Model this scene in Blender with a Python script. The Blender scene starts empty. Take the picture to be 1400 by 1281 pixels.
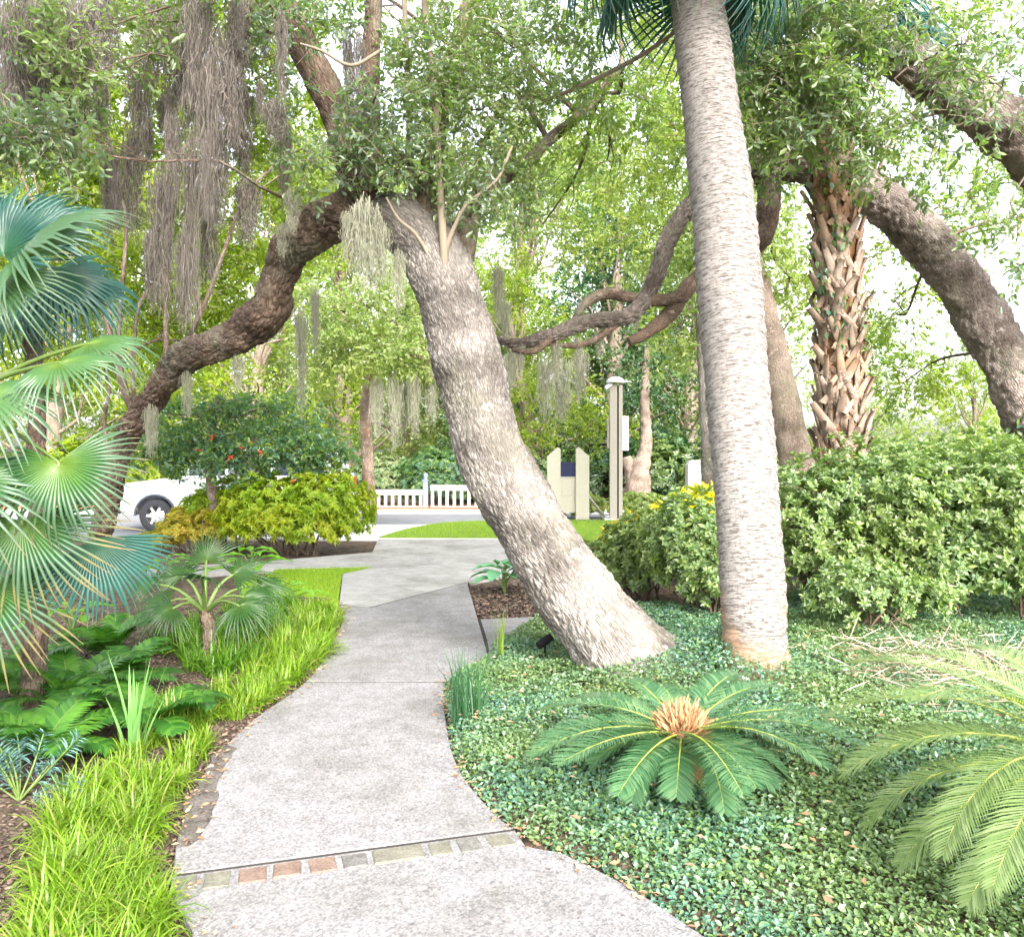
import bpy, bmesh, math
import numpy as np
from mathutils import Vector, Matrix
rng = np.random.default_rng(11)
D = bpy.data
scene = bpy.context.scene
col = scene.collection
# ------------------------------------------------------------------ camera
F, CU, HV, CH = 1150.0, 700.0, 620.0, 1.6      # focal length in photo pixels, centre column, horizon row, eye height
cam = D.cameras.new('camera'); camo = D.objects.new('camera', cam); col.objects.link(camo)
camo.location = (0, 0, CH); camo.rotation_euler = (math.radians(90), 0, 0)
cam.sensor_width = 36; cam.lens = 36 * F / 1400; cam.shift_y = -20.5 / 1400
cam.clip_start = 0.05; cam.clip_end = 1500
scene.camera = camo
# ------------------------------------------------------------------ sky and sun (bright overcast)
SUN_EL, SUN_AZ = math.radians(36), math.radians(160)      # azimuth clockwise from +Y: behind the camera, a little right
w = D.worlds.new('World'); scene.world = w; w.use_nodes = True
nt = w.node_tree; bg = nt.nodes['Background']
sky = nt.nodes.new('ShaderNodeTexSky'); sky.sky_type = 'NISHITA'; sky.sun_disc = False
sky.sun_elevation = SUN_EL; sky.sun_rotation = SUN_AZ; sky.air_density = 1.0; sky.dust_density = 4.0; sky.ozone_density = 1.0
hs = nt.nodes.new('ShaderNodeHueSaturation'); hs.inputs['Saturation'].default_value = 0.35
nt.links.new(sky.outputs[0], hs.inputs['Color']); nt.links.new(hs.outputs[0], bg.inputs['Color'])
bg.inputs['Strength'].default_value = 0.15
sl = D.lights.new('sun', 'SUN'); sl.energy = 1.5; sl.angle = math.radians(24); sl.color = (1.0, 0.95, 0.88)
so = D.objects.new('sun', sl); col.objects.link(so)
sd = Vector((math.sin(SUN_AZ) * math.cos(SUN_EL), math.cos(SUN_AZ) * math.cos(SUN_EL), math.sin(SUN_EL)))
so.rotation_euler = sd.to_track_quat('Z', 'Y').to_euler(); so.location = (0, -5, 30)
vs = scene.view_settings
vs.view_transform = 'Standard'; vs.look = 'None'; vs.gamma = 1.0; vs.use_curve_mapping = False
vs.exposure = 2.4
scene.cycles.max_bounces = 7; scene.cycles.diffuse_bounces = 4; scene.cycles.glossy_bounces = 2
scene.cycles.transmission_bounces = 5; scene.cycles.transparent_max_bounces = 4
scene.cycles.use_denoising = True

# ------------------------------------------------------------------ helpers
A_ = np.array
def P(u, v, Y): return A_([(u - CU) / F * Y, Y, CH - (v - HV) / F * Y])
def G(u, v, z=0.0):
    Y = F * (CH - z) / (v - HV); return A_([(u - CU) / F * Y, Y, z])
def unit(a): return a / (np.linalg.norm(a, axis=-1, keepdims=True) + 1e-9)
def basis(y, roll=None, ref=(0, 0, 1)):
    """columns x,y,z with y along the given directions; z as near to ref as possible, then rolled"""
    y = unit(np.atleast_2d(A_(y, float))); r = np.broadcast_to(A_(ref, float), y.shape)
    x = np.cross(y, r); bad = np.linalg.norm(x, axis=1) < 1e-4
    x[bad] = A_([1.0, 0, 0]); x = unit(x); z = np.cross(x, y)
    if roll is not None:
        c, s = np.cos(roll)[:, None], np.sin(roll)[:, None]
        x, z = x * c + z * s, z * c - x * s
    return np.stack([x, y, z], axis=2)
def rdir(n, zmin=-1.0, zmax=1.0):
    z = rng.uniform(zmin, zmax, n); a = rng.uniform(0, 2 * np.pi, n); r = np.sqrt(np.maximum(0, 1 - z * z))
    return np.stack([r * np.cos(a), r * np.sin(a), z], 1)
def sn(p, s=1.0, k=0.0):
    """cheap smooth noise, about -1..1"""
    x, y, z = p[..., 0] * s + k, p[..., 1] * s + k * 1.7, p[..., 2] * s - k
    return (np.sin(x * 1.9 + 1.3 * np.sin(y * 1.3 + k)) + np.sin(y * 2.3 + 1.1 * np.sin(z * 1.7)) + np.sin(z * 2.1 + 1.4 * np.sin(x * 1.1 + 2)) + .6 * np.sin(x * 4.3 + y * 3.7) + .5 * np.sin(z * 5.1 - y * 4.1)) / 3.2
def sstep(a, b, x):
    t = np.clip((x - a) / (b - a), 0, 1); return t * t * (3 - 2 * t)

class Geo:
    def __init__(s): s.V = []; s.T = []; s.U = []; s.M = []; s.n = 0; s.flat = False
    def add(s, V, T, U=None, m=0):
        V = np.asarray(V, float).reshape(-1, 3); T = np.asarray(T, int).reshape(-1, 3)
        s.V.append(V); s.T.append(T + s.n); s.U.append(np.zeros((len(V), 2)) if U is None else np.asarray(U, float))
        s.M.append(np.full(len(T), m, np.int32) if np.isscalar(m) else np.asarray(m, np.int32)); s.n += len(V); return s
    def inst(s, tpl, R, S, T):
        """copies of template tpl at rotations R, scales S, places T"""
        tV, tT, tU, tM = tpl; m = len(T); k = len(tV)
        S = np.broadcast_to(np.asarray(S, float), (m,)) if np.ndim(S) < 2 else S
        sc = S[:, None, None] if np.ndim(S) == 1 else S[:, None, :]
        V = np.einsum('mij,mkj->mki', R, tV[None] * sc) + T[:, None, :]
        s.add(V.reshape(-1, 3), (tT[None] + (np.arange(m) * k)[:, None, None]).reshape(-1, 3), np.tile(tU, (m, 1)), np.tile(tM, m)); return s
    def tpl(s): return np.concatenate(s.V), np.concatenate(s.T), np.concatenate(s.U), np.concatenate(s.M)
    def box(s, c, d, m=0, R=None, taper=1.0):
        v = A_([[x, y, z] for z in (-.5, .5) for y in (-.5, .5) for x in (-.5, .5)], float)
        v[4:, :2] *= taper
        v = v * A_(d, float)
        if R is not None: v = v @ A_(R).T
        t = [[0, 2, 1], [1, 2, 3], [4, 5, 6], [5, 7, 6], [0, 1, 4], [1, 5, 4], [2, 6, 3], [3, 6, 7], [0, 4, 2], [2, 4, 6], [1, 3, 5], [3, 7, 5]]
        s.flat = True; return s.add(v + A_(c, float), t, None, m)
    def mesh(s, name, off=(0, 0, 0), smooth=False):
        V, T, U, M = s.tpl(); V = V - A_(off, float)
        me = D.meshes.new(name); me.vertices.add(len(V)); me.vertices.foreach_set('co', V.astype(np.float32).ravel())
        me.loops.add(T.size); me.loops.foreach_set('vertex_index', T.astype(np.int32).ravel())
        me.polygons.add(len(T)); me.polygons.foreach_set('loop_start', np.arange(0, T.size, 3, dtype=np.int32))
        me.polygons.foreach_set('material_index', M)
        me.update(calc_edges=True)
        if np.abs(U).sum() > 0:
            uvl = me.uv_layers.new(name='UVMap'); uvl.data.foreach_set('uv', U[T.ravel()].astype(np.float32).ravel())
        if smooth or s.flat: me.polygons.foreach_set('use_smooth', np.full(len(T), bool(smooth)))
        return me
def tag(o, label=None, cat=None, group=None, kind=None):
    for k, v in (('label', label), ('category', cat), ('group', group), ('kind', kind)):
        if v: o[k] = v
    return o
def link(name, me, mats, parent=None, loc=(0, 0, 0)):
    if not len(me.materials):
        for m in (mats if isinstance(mats, (list, tuple)) else [mats]): me.materials.append(m)
    o = D.objects.new(name, me); col.objects.link(o); o.location = loc
    if parent is not None: o.parent = parent
    return o
def part(name, g, mats, root, smooth=False, local=False):
    """mesh part of root; geometry given in world space unless local"""
    off = (0, 0, 0) if local else A_(root_world(root))
    return link(name, g.mesh(name, off, smooth), mats, root)
def root_world(o):
    p = Vector(o.location)
    while o.parent is not None: o = o.parent; p = p + Vector(o.location)
    return p
def single(name, g, mats, label, cat, group=None, loc=(0, 0, 0), smooth=False, kind=None):
    return tag(link(name, g.mesh(name, loc, smooth), mats, None, loc), label, cat, group, kind)
def root(name, loc, label, cat, group=None):
    o = D.objects.new(name, None); col.objects.link(o); o.location = [float(x) for x in loc]; o.empty_display_size = .1
    return tag(o, label, cat, group)
def struct(name, g, mats, smooth=False, kind='structure', label=None, cat=None):
    return tag(link(name, g.mesh(name, (0, 0, 0), smooth), mats), label, cat, None, kind)
def copy_tree(o, loc=None, rz=None, sc=None, label=None, group=None, parent=None):
    c = o.copy(); col.objects.link(c); c.parent = parent
    if loc is not None: c.location = [float(x) for x in loc]
    if rz is not None: c.rotation_euler = (c.rotation_euler[0], c.rotation_euler[1], rz)
    if sc is not None: c.scale = (sc, sc, sc) if np.isscalar(sc) else sc
    if label: c['label'] = label
    if group: c['group'] = group
    for ch in [x for x in D.objects if x.parent == o]: copy_tree(ch, parent=c)
    return c

def crom(pts, step):
    """Catmull-Rom resampling of rows (x,y,z,r,...)"""
    p = np.asarray(pts, float); p = np.vstack([2 * p[0] - p[1], p, 2 * p[-1] - p[-2]]); out = []
    for i in range(1, len(p) - 2):
        n = max(1, int(np.linalg.norm(p[i + 1, :3] - p[i, :3]) / step)); t = (np.arange(n) / n)[:, None]
        a, b, c, d = p[i - 1], p[i], p[i + 1], p[i + 2]
        out.append(.5 * (2 * b + (c - a) * t + (2 * a - 5 * b + 4 * c - d) * t ** 2 + (3 * b - a - 3 * c + d) * t ** 3))
    out.append(p[-2][None]); return np.vstack(out)
def worley(cu, cv, nu, seed):
    r = np.random.default_rng(seed); tab = r.random((nu, 997, 2)); iu, iv = np.floor(cu).astype(int), np.floor(cv).astype(int)
    f1 = np.full(cu.shape, 9.); f2 = f1.copy()
    for du in (-1, 0, 1):
        for dv in (-1, 0, 1):
            q = tab[(iu + du) % nu, (iv + dv) % 997]
            d = np.hypot(iu + du + q[..., 0] - cu, iv + dv + q[..., 1] - cv)
            f2 = np.minimum(f2, np.maximum(f1, d)); f1 = np.minimum(f1, d)
    return f1, f2
def tube(g, pts, nseg=10, step=.1, m=0, lump=0.0, bark=None, cap=True, seed=1, rings=0):
    """bent tapering tube through rows (x,y,z,r); uv in metres. bark=(cells round, cells per metre, depth)"""
    q = crom(pts, step); c, r = q[:, :3], np.maximum(q[:, 3], 1e-4)
    t = unit(np.gradient(c, axis=0)); L = np.concatenate([[0], np.cumsum(np.linalg.norm(np.diff(c, axis=0), axis=1))])
    x = np.cross(t[0], [0.31, 0.2, 0.93] if abs(t[0][2]) < .9 else [1., 0.1, 0]); x /= np.linalg.norm(x); X = [x]
    for i in range(1, len(c)):
        x = x - t[i] * x.dot(t[i]); x /= np.linalg.norm(x); X.append(x)
    X = A_(X); Yv = np.cross(t, X); th = np.linspace(0, 2 * np.pi, nseg + 1)
    rr = np.repeat(r[:, None], nseg + 1, 1); ct, st = np.cos(th), np.sin(th)
    if lump:
        base = c[:, None] + (X[:, None] * ct[None, :, None] + Yv[:, None] * st[None, :, None]) * r[:, None, None]
        rr = rr * (1 + lump * sn(base, 3.0, seed) + .5 * lump * sn(base, 8.0, seed + 3))
    if bark:
        nu, nv, dep = bark; cu = np.broadcast_to(th / (2 * np.pi) * nu, rr.shape); cv = np.repeat(L[:, None] * nv, nseg + 1, 1)
        cu = cu + .35 * np.sin(cv * 1.7) * 1.0
        f1, f2 = worley(cu, cv, nu, seed); f3, f4 = worley(cu * 2, cv * 2.3, nu * 2, seed + 5)
        rr = rr + dep * (sstep(0, .45, f2 - f1) - .6) + dep * .4 * (sstep(0, .5, f4 - f3) - .5)
    if rings:
        ph = L[:, None] / rings + .12 * np.sin(th * 2 + L[:, None] * 3) + .07 * np.sin(th * 5 + L[:, None] * 17)
        rr = rr + .004 * (1 - 2 * np.abs((ph % 1) - .42) ** .6) + .004 * np.sin(ph * 2 * np.pi * .37 + 3 * np.sin(th))
    V = c[:, None] + (X[:, None] * ct[None, :, None] + Yv[:, None] * st[None, :, None]) * rr[..., None]
    n = len(c); k = nseg + 1; i = np.arange(n - 1)[:, None] * k + np.arange(nseg)[None]; i = i.ravel()
    T = np.concatenate([np.stack([i, i + 1, i + k + 1], 1), np.stack([i, i + k + 1, i + k], 1)])
    U = np.stack([np.broadcast_to(th / (2 * np.pi) * 2 * np.pi * r.mean(), (n, k)), np.repeat(L[:, None], k, 1)], 2)
    g.add(V.reshape(-1, 3), T, U.reshape(-1, 2), m)
    if cap:
        for e, s_ in ((0, 1), (n - 1, -1)):
            ring = V[e, :nseg]; a = np.arange(nseg); b = (a + 1) % nseg
            g.add(np.vstack([ring, c[e][None]]), np.stack([b, a, np.full(nseg, nseg)] if s_ > 0 else [a, b, np.full(nseg, nseg)], 1), None, m)
    return q
def limb(rows): return [tuple(P(u, v, Y)) + (wd / 2 / F * Y,) for u, v, Y, wd in rows]
def lathe(g, prof, n=16, c=(0, 0, 0), m=0):
    p = A_(prof, float); th = np.arange(n) * 2 * np.pi / n
    V = np.stack([p[:, 0, None] * np.cos(th), p[:, 0, None] * np.sin(th), np.repeat(p[:, 1, None], n, 1)], 2) + A_(c, float)
    k = len(p); i = (np.arange(k - 1)[:, None] * n + np.arange(n)).ravel(); j = (np.arange(k - 1)[:, None] * n + (np.arange(n) + 1) % n).ravel()
    g.add(V.reshape(-1, 3), np.concatenate([np.stack([i, j, j + n], 1), np.stack([i, j + n, i + n], 1)]), None, m)

# ------------------------------------------------------------------ materials
def new_mat(name):
    m = D.materials.new(name); m.use_nodes = True; nt = m.node_tree
    return m, nt, nt.nodes['Principled BSDF'], nt.nodes['Material Output']
def N(nt, kind, **kw):
    n = nt.nodes.new('ShaderNode' + kind)
    for k, v in kw.items():
        if k in n.inputs: n.inputs[k].default_value = v
        else: setattr(n, k, v)
    return n
def ramp(nt, fac, stops, interp='LINEAR'):
    r = nt.nodes.new('ShaderNodeValToRGB'); e = r.color_ramp.elements; r.color_ramp.interpolation = interp
    while len(e) < len(stops): e.new(.5)
    for i, (p, c) in enumerate(stops): e[i].position = p; e[i].color = (*c, 1)
    nt.links.new(fac, r.inputs[0]); return r
def mixc(nt, f, a, b, mode='MIX'):
    n = nt.nodes.new('ShaderNodeMix'); n.data_type = 'RGBA'; n.blend_type = mode
    for s_, v in ((0, f), (6, a), (7, b)):
        if hasattr(v, 'links'): nt.links.new(v, n.inputs[s_])
        elif np.isscalar(v): n.inputs[s_].default_value = v
        else: n.inputs[s_].default_value = (*v, 1)
    return n.outputs[2]
def leafmat(name, cols, trans=.45, rough=.42, spec=.5, tcol=None, nscale=.6, ncol=None, namt=.35, uvramp=None):
    """leaf: colour by leaf (random per island), drifting slowly through space; partly translucent"""
    m, nt, b, out = new_mat(name); L = nt.links
    geo = N(nt, 'NewGeometry'); k = len(cols)
    c = ramp(nt, geo.outputs['Random Per Island'], [(i / max(1, k - 1), x) for i, x in enumerate(cols)]).outputs[0]
    if uvramp:
        uv = N(nt, 'UVMap'); sx = N(nt, 'SeparateXYZ'); L.new(uv.outputs[0], sx.inputs[0])
        rr = ramp(nt, sx.outputs[1], uvramp); c = mixc(nt, .8, c, rr.outputs[0]); c = mixc(nt, 1.0, c, (.66, .66, .62), 'MULTIPLY')
    if ncol:
        tc = N(nt, 'NewGeometry'); no = N(nt, 'TexNoise', Scale=nscale, Detail=2.0); L.new(tc.outputs['Position'], no.inputs['Vector'])
        f = ramp(nt, no.outputs[0], [(.42, (0, 0, 0)), (.62, (namt, namt, namt))]); c = mixc(nt, f.outputs[0], c, ncol)
    L.new(c, b.inputs['Base Color']); b.inputs['Roughness'].default_value = rough; b.inputs['Specular IOR Level'].default_value = spec
    tr = N(nt, 'BsdfTranslucent'); t2 = mixc(nt, 1.0, c, tcol or (1.4, 1.75, .6), 'MULTIPLY'); L.new(t2, tr.inputs['Color'])
    mx = N(nt, 'MixShader'); mx.inputs[0].default_value = trans
    L.new(b.outputs[0], mx.inputs[1]); L.new(tr.outputs[0], mx.inputs[2]); L.new(mx.outputs[0], out.inputs[0])
    return m
def barkmat(name, light, dark, moss=None, su=30., sv=11., bump=.5, mossamt=.5, dist=.012):
    m, nt, b, out = new_mat(name); L = nt.links
    uv = N(nt, 'UVMap'); mp = N(nt, 'Mapping'); mp.inputs['Scale'].default_value = (su, sv, 1); L.new(uv.outputs[0], mp.inputs[0])
    n0 = N(nt, 'TexNoise', Scale=1.2, Detail=3.0); L.new(mp.outputs[0], n0.inputs[0])
    wv = mixc(nt, .9, mp.outputs[0], n0.outputs[1], 'ADD')
    vo = N(nt, 'TexVoronoi', feature='DISTANCE_TO_EDGE', Scale=1.0); L.new(wv, vo.inputs['Vector'])
    v2 = N(nt, 'TexVoronoi', feature='F1', Scale=1.0); L.new(wv, v2.inputs['Vector'])
    pos = N(nt, 'NewGeometry'); n1 = N(nt, 'TexNoise', Scale=2.6, Detail=5.0); L.new(pos.outputs['Position'], n1.inputs[0])
    n2 = N(nt, 'TexNoise', Scale=45., Detail=4.0); L.new(pos.outputs['Position'], n2.inputs[0])
    nr_ = ramp(nt, n1.outputs[0], [(.34, (0, 0, 0)), (.62, (1, 1, 1))]); c = mixc(nt, nr_.outputs[0], dark, light)
    cell = ramp(nt, v2.outputs['Color'], [(0, (.72, .72, .72)), (1, (1.18, 1.15, 1.1))]); c = mixc(nt, 1.0, c, cell.outputs[0], 'MULTIPLY')
    gr = ramp(nt, n2.outputs[0], [(.3, (.7, .7, .7)), (.7, (1.15, 1.15, 1.15))]); c = mixc(nt, .8, c, gr.outputs[0], 'MULTIPLY')
    cr = ramp(nt, vo.outputs['Distance'], [(0, (.40, .35, .31)), (.16, (1, 1, 1))]); c = mixc(nt, .6, c, cr.outputs[0], 'MULTIPLY')  # cell edges darkened: furrow shade painted into the bark colour
    n4 = N(nt, 'TexNoise', Scale=11., Detail=5., Roughness=.7); L.new(pos.outputs['Position'], n4.inputs[0])
    fl_ = ramp(nt, n4.outputs[0], [(.58, (0, 0, 0)), (.66, (.55,) * 3)]); c = mixc(nt, fl_.outputs[0], c, tuple(min(.6, x * 1.35 + .06) for x in light))
    if moss:
        n3 = N(nt, 'TexNoise', Scale=1.7, Detail=6.0, Roughness=.65); L.new(pos.outputs['Position'], n3.inputs[0])
        f = ramp(nt, n3.outputs[0], [(.5, (0, 0, 0)), (.68, (mossamt,) * 3)]); c = mixc(nt, f.outputs[0], c, moss)
    L.new(c, b.inputs['Base Color']); b.inputs['Roughness'].default_value = .9; b.inputs['Specular IOR Level'].default_value = .2
    h = ramp(nt, vo.outputs['Distance'], [(0, (0, 0, 0)), (.28, (1, 1, 1))]); hh = mixc(nt, .35, h.outputs[0], n2.outputs[0])
    bp = N(nt, 'Bump', Strength=bump, Distance=dist); L.new(hh, bp.inputs['Height']); L.new(bp.outputs[0], b.inputs['Normal'])
    return m
def noisemat(name, stops, scale=8., detail=6., rough=.85, bump=.3, bscale=60., spec=.3, dist=.01, sp=None):
    m, nt, b, out = new_mat(name); L = nt.links
    pos = N(nt, 'NewGeometry'); n1 = N(nt, 'TexNoise', Scale=scale, Detail=detail, Roughness=.62); L.new(pos.outputs['Position'], n1.inputs[0])
    c = ramp(nt, n1.outputs[0], stops).outputs[0]
    n2 = N(nt, 'TexNoise', Scale=bscale, Detail=4.); L.new(pos.outputs['Position'], n2.inputs[0])
    if sp:
        g2 = ramp(nt, n2.outputs[0], [(.35, (1 - sp,) * 3), (.65, (1 + sp,) * 3)]); c = mixc(nt, 1., c, g2.outputs[0], 'MULTIPLY')
    L.new(c, b.inputs['Base Color']); b.inputs['Roughness'].default_value = rough; b.inputs['Specular IOR Level'].default_value = spec
    bp = N(nt, 'Bump', Strength=bump, Distance=dist); L.new(n2.outputs[0], bp.inputs['Height']); L.new(bp.outputs[0], b.inputs['Normal'])
    return m
def islandmat(name, cols, rough=.8, spec=.3, sub=None):
    m, nt, b, out = new_mat(name); geo = N(nt, 'NewGeometry'); k = len(cols)
    c = ramp(nt, geo.outputs['Random Per Island'], [(i / max(1, k - 1), x) for i, x in enumerate(cols)])
    nt.links.new(c.outputs[0], b.inputs['Base Color']); b.inputs['Roughness'].default_value = rough; b.inputs['Specular IOR Level'].default_value = spec
    return m
def concrete(name, base, stain, stainamt, spk=.5):
    m, nt, b, out = new_mat(name); L = nt.links
    pos = N(nt, 'NewGeometry')
    n1 = N(nt, 'TexNoise', Scale=1.3, Detail=7., Roughness=.6); L.new(pos.outputs['Position'], n1.inputs[0])
    n3 = N(nt, 'TexNoise', Scale=6., Detail=6., Roughness=.7); L.new(pos.outputs['Position'], n3.inputs[0])
    vo = N(nt, 'TexVoronoi', Scale=120.); L.new(pos.outputs['Position'], vo.inputs[0])
    vo2 = N(nt, 'TexVoronoi', Scale=64.); L.new(pos.outputs['Position'], vo2.inputs[0])
    f = ramp(nt, n1.outputs[0], [(.45, (0, 0, 0)), (.68, (stainamt,) * 3)]); c = mixc(nt, f.outputs[0], base, stain)
    d = ramp(nt, n3.outputs[0], [(.30, (.76, .75, .73)), (.58, (1.05, 1.05, 1.05))]); c = mixc(nt, 1., c, d.outputs[0], 'MULTIPLY')
    s1 = ramp(nt, vo.outputs['Color'], [(0, (1 - spk * .6,) * 3), (.5, (1, 1, 1)), (1, (1 + spk * .5,) * 3)]); c = mixc(nt, .8, c, s1.outputs[0], 'MULTIPLY')
    s2 = ramp(nt, vo2.outputs['Color'], [(0, (1 - spk * .55, 1 - spk * .55, 1 - spk * .5)), (.25, (1, 1, 1)), (1, (1.06, 1.05, 1.05))]); c = mixc(nt, .8, c, s2.outputs[0], 'MULTIPLY')
    L.new(c, b.inputs['Base Color']); b.inputs['Roughness'].default_value = .85; b.inputs['Specular IOR Level'].default_value = .3
    bp = N(nt, 'Bump', Strength=.6, Distance=.004); L.new(vo.outputs['Distance'], bp.inputs['Height']); L.new(bp.outputs[0], b.inputs['Normal'])
    return m
def plain(name, c, rough=.5, spec=.5, metal=0.):
    m, nt, b, out = new_mat(name); pos = N(nt, 'NewGeometry'); n1 = N(nt, 'TexNoise', Scale=14., Detail=8., Roughness=.7); nt.links.new(pos.outputs['Position'], n1.inputs[0])
    r = ramp(nt, n1.outputs[0], [(.3, tuple(x * .88 for x in c)), (.7, c)]); nt.links.new(r.outputs[0], b.inputs['Base Color'])
    b.inputs['Roughness'].default_value = rough; b.inputs['Specular IOR Level'].default_value = spec; b.inputs['Metallic'].default_value = metal
    return m

M = {}
M['soil'] = noisemat('mulch_soil', [(.3, (.035, .025, .02)), (.5, (.09, .065, .05)), (.7, (.17, .13, .10))], 9., 8., .95, .9, 55., .15, .02, .5)
M['dirt'] = noisemat('path_dirt', [(.3, (.045, .038, .035)), (.7, (.15, .135, .125))], 14., 8., .95, .6, 90., .15, .006, .3)
M['chip'] = islandmat('bark_chips', [(.035, .025, .02), (.09, .06, .045), (.15, .105, .08), (.06, .042, .035), (.22, .155, .12)])
M['litter'] = islandmat('dead_leaves', [(.30, .17, .09), (.18, .10, .06), (.42, .30, .19), (.26, .13, .07)])
M['slab'] = concrete('exposed_aggregate', (.205, .199, .206), (.145, .139, .13), .75, .95)
M['apron'] = concrete('smooth_concrete', (.31, .303, .295), (.175, .17, .155), .8, .4)
M['asphalt'] = noisemat('asphalt', [(.3, (.16, .165, .18)), (.7, (.22, .225, .24))], 3., 6., .85, .3, 120., .3, .004)
M['kerb'] = noisemat('kerb_concrete', [(.3, (.46, .45, .43)), (.7, (.58, .57, .55))], 4., 5., .85, .2, 80.)
M['straw'] = noisemat('pine_straw', [(.3, (.22, .09, .04)), (.7, (.42, .20, .10))], 12., 8., .95, .6, 60.)
M['turf'] = noisemat('lawn_turf', [(.3, (.09, .17, .012)), (.7, (.16, .25, .02))], 6., 5., .9, .5, 90.)
M['blade'] = leafmat('lawn_blades', [(.15, .27, .012), (.22, .33, .02), (.28, .36, .035)], .35, .55, .3)
M['brick'] = noisemat('worn_brick', [(.3, (.13, .09, .072)), (.7, (.195, .14, .115))], 16., 6., .9, .4, 90., .2, .004, .2)
M['stone'] = noisemat('olive_stone', [(.3, (.11, .105, .085)), (.7, (.175, .168, .135))], 14., 6., .9, .4, 90., .2, .004, .2)
M['greystone'] = noisemat('grey_stone', [(.3, (.09, .087, .08)), (.7, (.155, .15, .14))], 16., 6., .9, .4, 90., .2, .004, .25)
M['oak_bark'] = barkmat('pale_oak_bark', (.325, .30, .282), (.125, .112, .102), (.225, .22, .16), 62., 13., 1.0, .4, .012)
M['limb_bark'] = barkmat('dark_limb_bark', (.22, .16, .125), (.08, .058, .045), (.30, .31, .23), 42., 12., .8, .5, .014)
M['far_bark'] = barkmat('far_bark', (.36, .29, .245), (.19, .145, .12), (.26, .26, .17), 64., 17., .8, .4, .012)
M['grey_limb'] = barkmat('grey_limb_bark', (.31, .265, .24), (.12, .098, .086), (.25, .25, .18), 58., 15., 1.0, .45, .014)
M['twig'] = plain('tan_twig', (.27, .22, .165), .85, .15)
M['dark_twig'] = plain('dark_twig', (.12, .085, .06), .85, .2)
def palm_mat():
    m, nt, b, out = new_mat('palm_trunk'); L = nt.links
    uv = N(nt, 'UVMap'); pos = N(nt, 'NewGeometry')
    mp = N(nt, 'Mapping'); mp.inputs['Scale'].default_value = (15., 95., 1); L.new(uv.outputs[0], mp.inputs[0])
    n1 = N(nt, 'TexNoise', Scale=1., Detail=6., Roughness=.65, Distortion=.4); L.new(mp.outputs[0], n1.inputs[0])
    mp2 = N(nt, 'Mapping'); mp2.inputs['Scale'].default_value = (48., 26., 1); L.new(uv.outputs[0], mp2.inputs[0])
    n2 = N(nt, 'TexNoise', Scale=1., Detail=5.); L.new(mp2.outputs[0], n2.inputs[0])
    n3 = N(nt, 'TexNoise', Scale=2.2, Detail=5.); L.new(pos.outputs['Position'], n3.inputs[0])
    c = mixc(nt, n3.outputs[0], (.19, .174, .164), (.33, .306, .288))
    ln = ramp(nt, n1.outputs[0], [(.40, (.24, .21, .19)), (.51, (1, 1, 1)), (.7, (1.15, 1.13, 1.1))]); c = mixc(nt, .75, c, ln.outputs[0], 'MULTIPLY')
    l2 = ramp(nt, n2.outputs[0], [(.36, (.55, .50, .47)), (.47, (1, 1, 1))]); c = mixc(nt, .45, c, l2.outputs[0], 'MULTIPLY')
    sz = N(nt, 'SeparateXYZ'); L.new(pos.outputs['Position'], sz.inputs[0])
    ad = N(nt, 'Math', operation='MULTIPLY_ADD'); L.new(n3.outputs[0], ad.inputs[0]); ad.inputs[1].default_value = -2.2; az_ = N(nt, 'Math', operation='ADD'); L.new(sz.outputs[2], az_.inputs[0]); az_.inputs[1].default_value = .68; L.new(az_.outputs[0], ad.inputs[2])
    fb = ramp(nt, ad.outputs[0], [(-0., (.7, .7, .7)), (.25, (0, 0, 0))]); c = mixc(nt, fb.outputs[0], c, (.30, .175, .10))
    L.new(c, b.inputs['Base Color']); b.inputs['Roughness'].default_value = .9; b.inputs['Specular IOR Level'].default_value = .2
    hh = mixc(nt, .4, ln.outputs[0], l2.outputs[0]); bp = N(nt, 'Bump', Strength=.7, Distance=.008); L.new(hh, bp.inputs['Height']); L.new(bp.outputs[0], b.inputs['Normal'])
    return m
M['palm'] = palm_mat()
M['boot'] = barkmat('boot_bark', (.38, .30, .245), (.19, .135, .10), (.42, .20, .08), 12., 5., .5, .5, .008)
M['fibre'] = noisemat('orange_fibre', [(.3, (.10, .055, .028)), (.7, (.25, .135, .065))], 14., 7., .95, .6, 80., .1)
# leaves
M['oak_leaf'] = leafmat('oak_leaf', [(.13, .19, .065), (.19, .26, .08), (.26, .33, .09), (.15, .22, .10)], .52, .38, .55, None, .7, (.26, .29, .05), .7)
M['near_leaf'] = leafmat('near_oak_leaf', [(.11, .17, .125), (.165, .225, .165), (.14, .20, .11), (.20, .28, .09)], .45, .26, .85, None, .9, (.24, .31, .06), .45)
M['lime_leaf'] = leafmat('lime_leaf', [(.17, .24, .02), (.25, .31, .03), (.31, .35, .04), (.15, .22, .03)], .55, .45, .4, None, .5, (.10, .15, .03), .6)
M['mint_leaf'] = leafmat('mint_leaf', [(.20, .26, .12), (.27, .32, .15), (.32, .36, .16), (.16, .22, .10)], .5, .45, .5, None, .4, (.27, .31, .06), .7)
M['dark_leaf'] = leafmat('dark_leaf', [(.018, .06, .035), (.03, .085, .045), (.05, .12, .05), (.09, .15, .03)], .3, .35, .6, None, .5, (.13, .17, .03), .6)
M['azalea'] = leafmat('azalea_leaf', [(.09, .165, .07), (.15, .23, .10), (.21, .28, .14), (.23, .30, .07), (.155, .22, .145)], .35, .36, .6, None, 1.3, (.17, .22, .05), .5)
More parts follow.
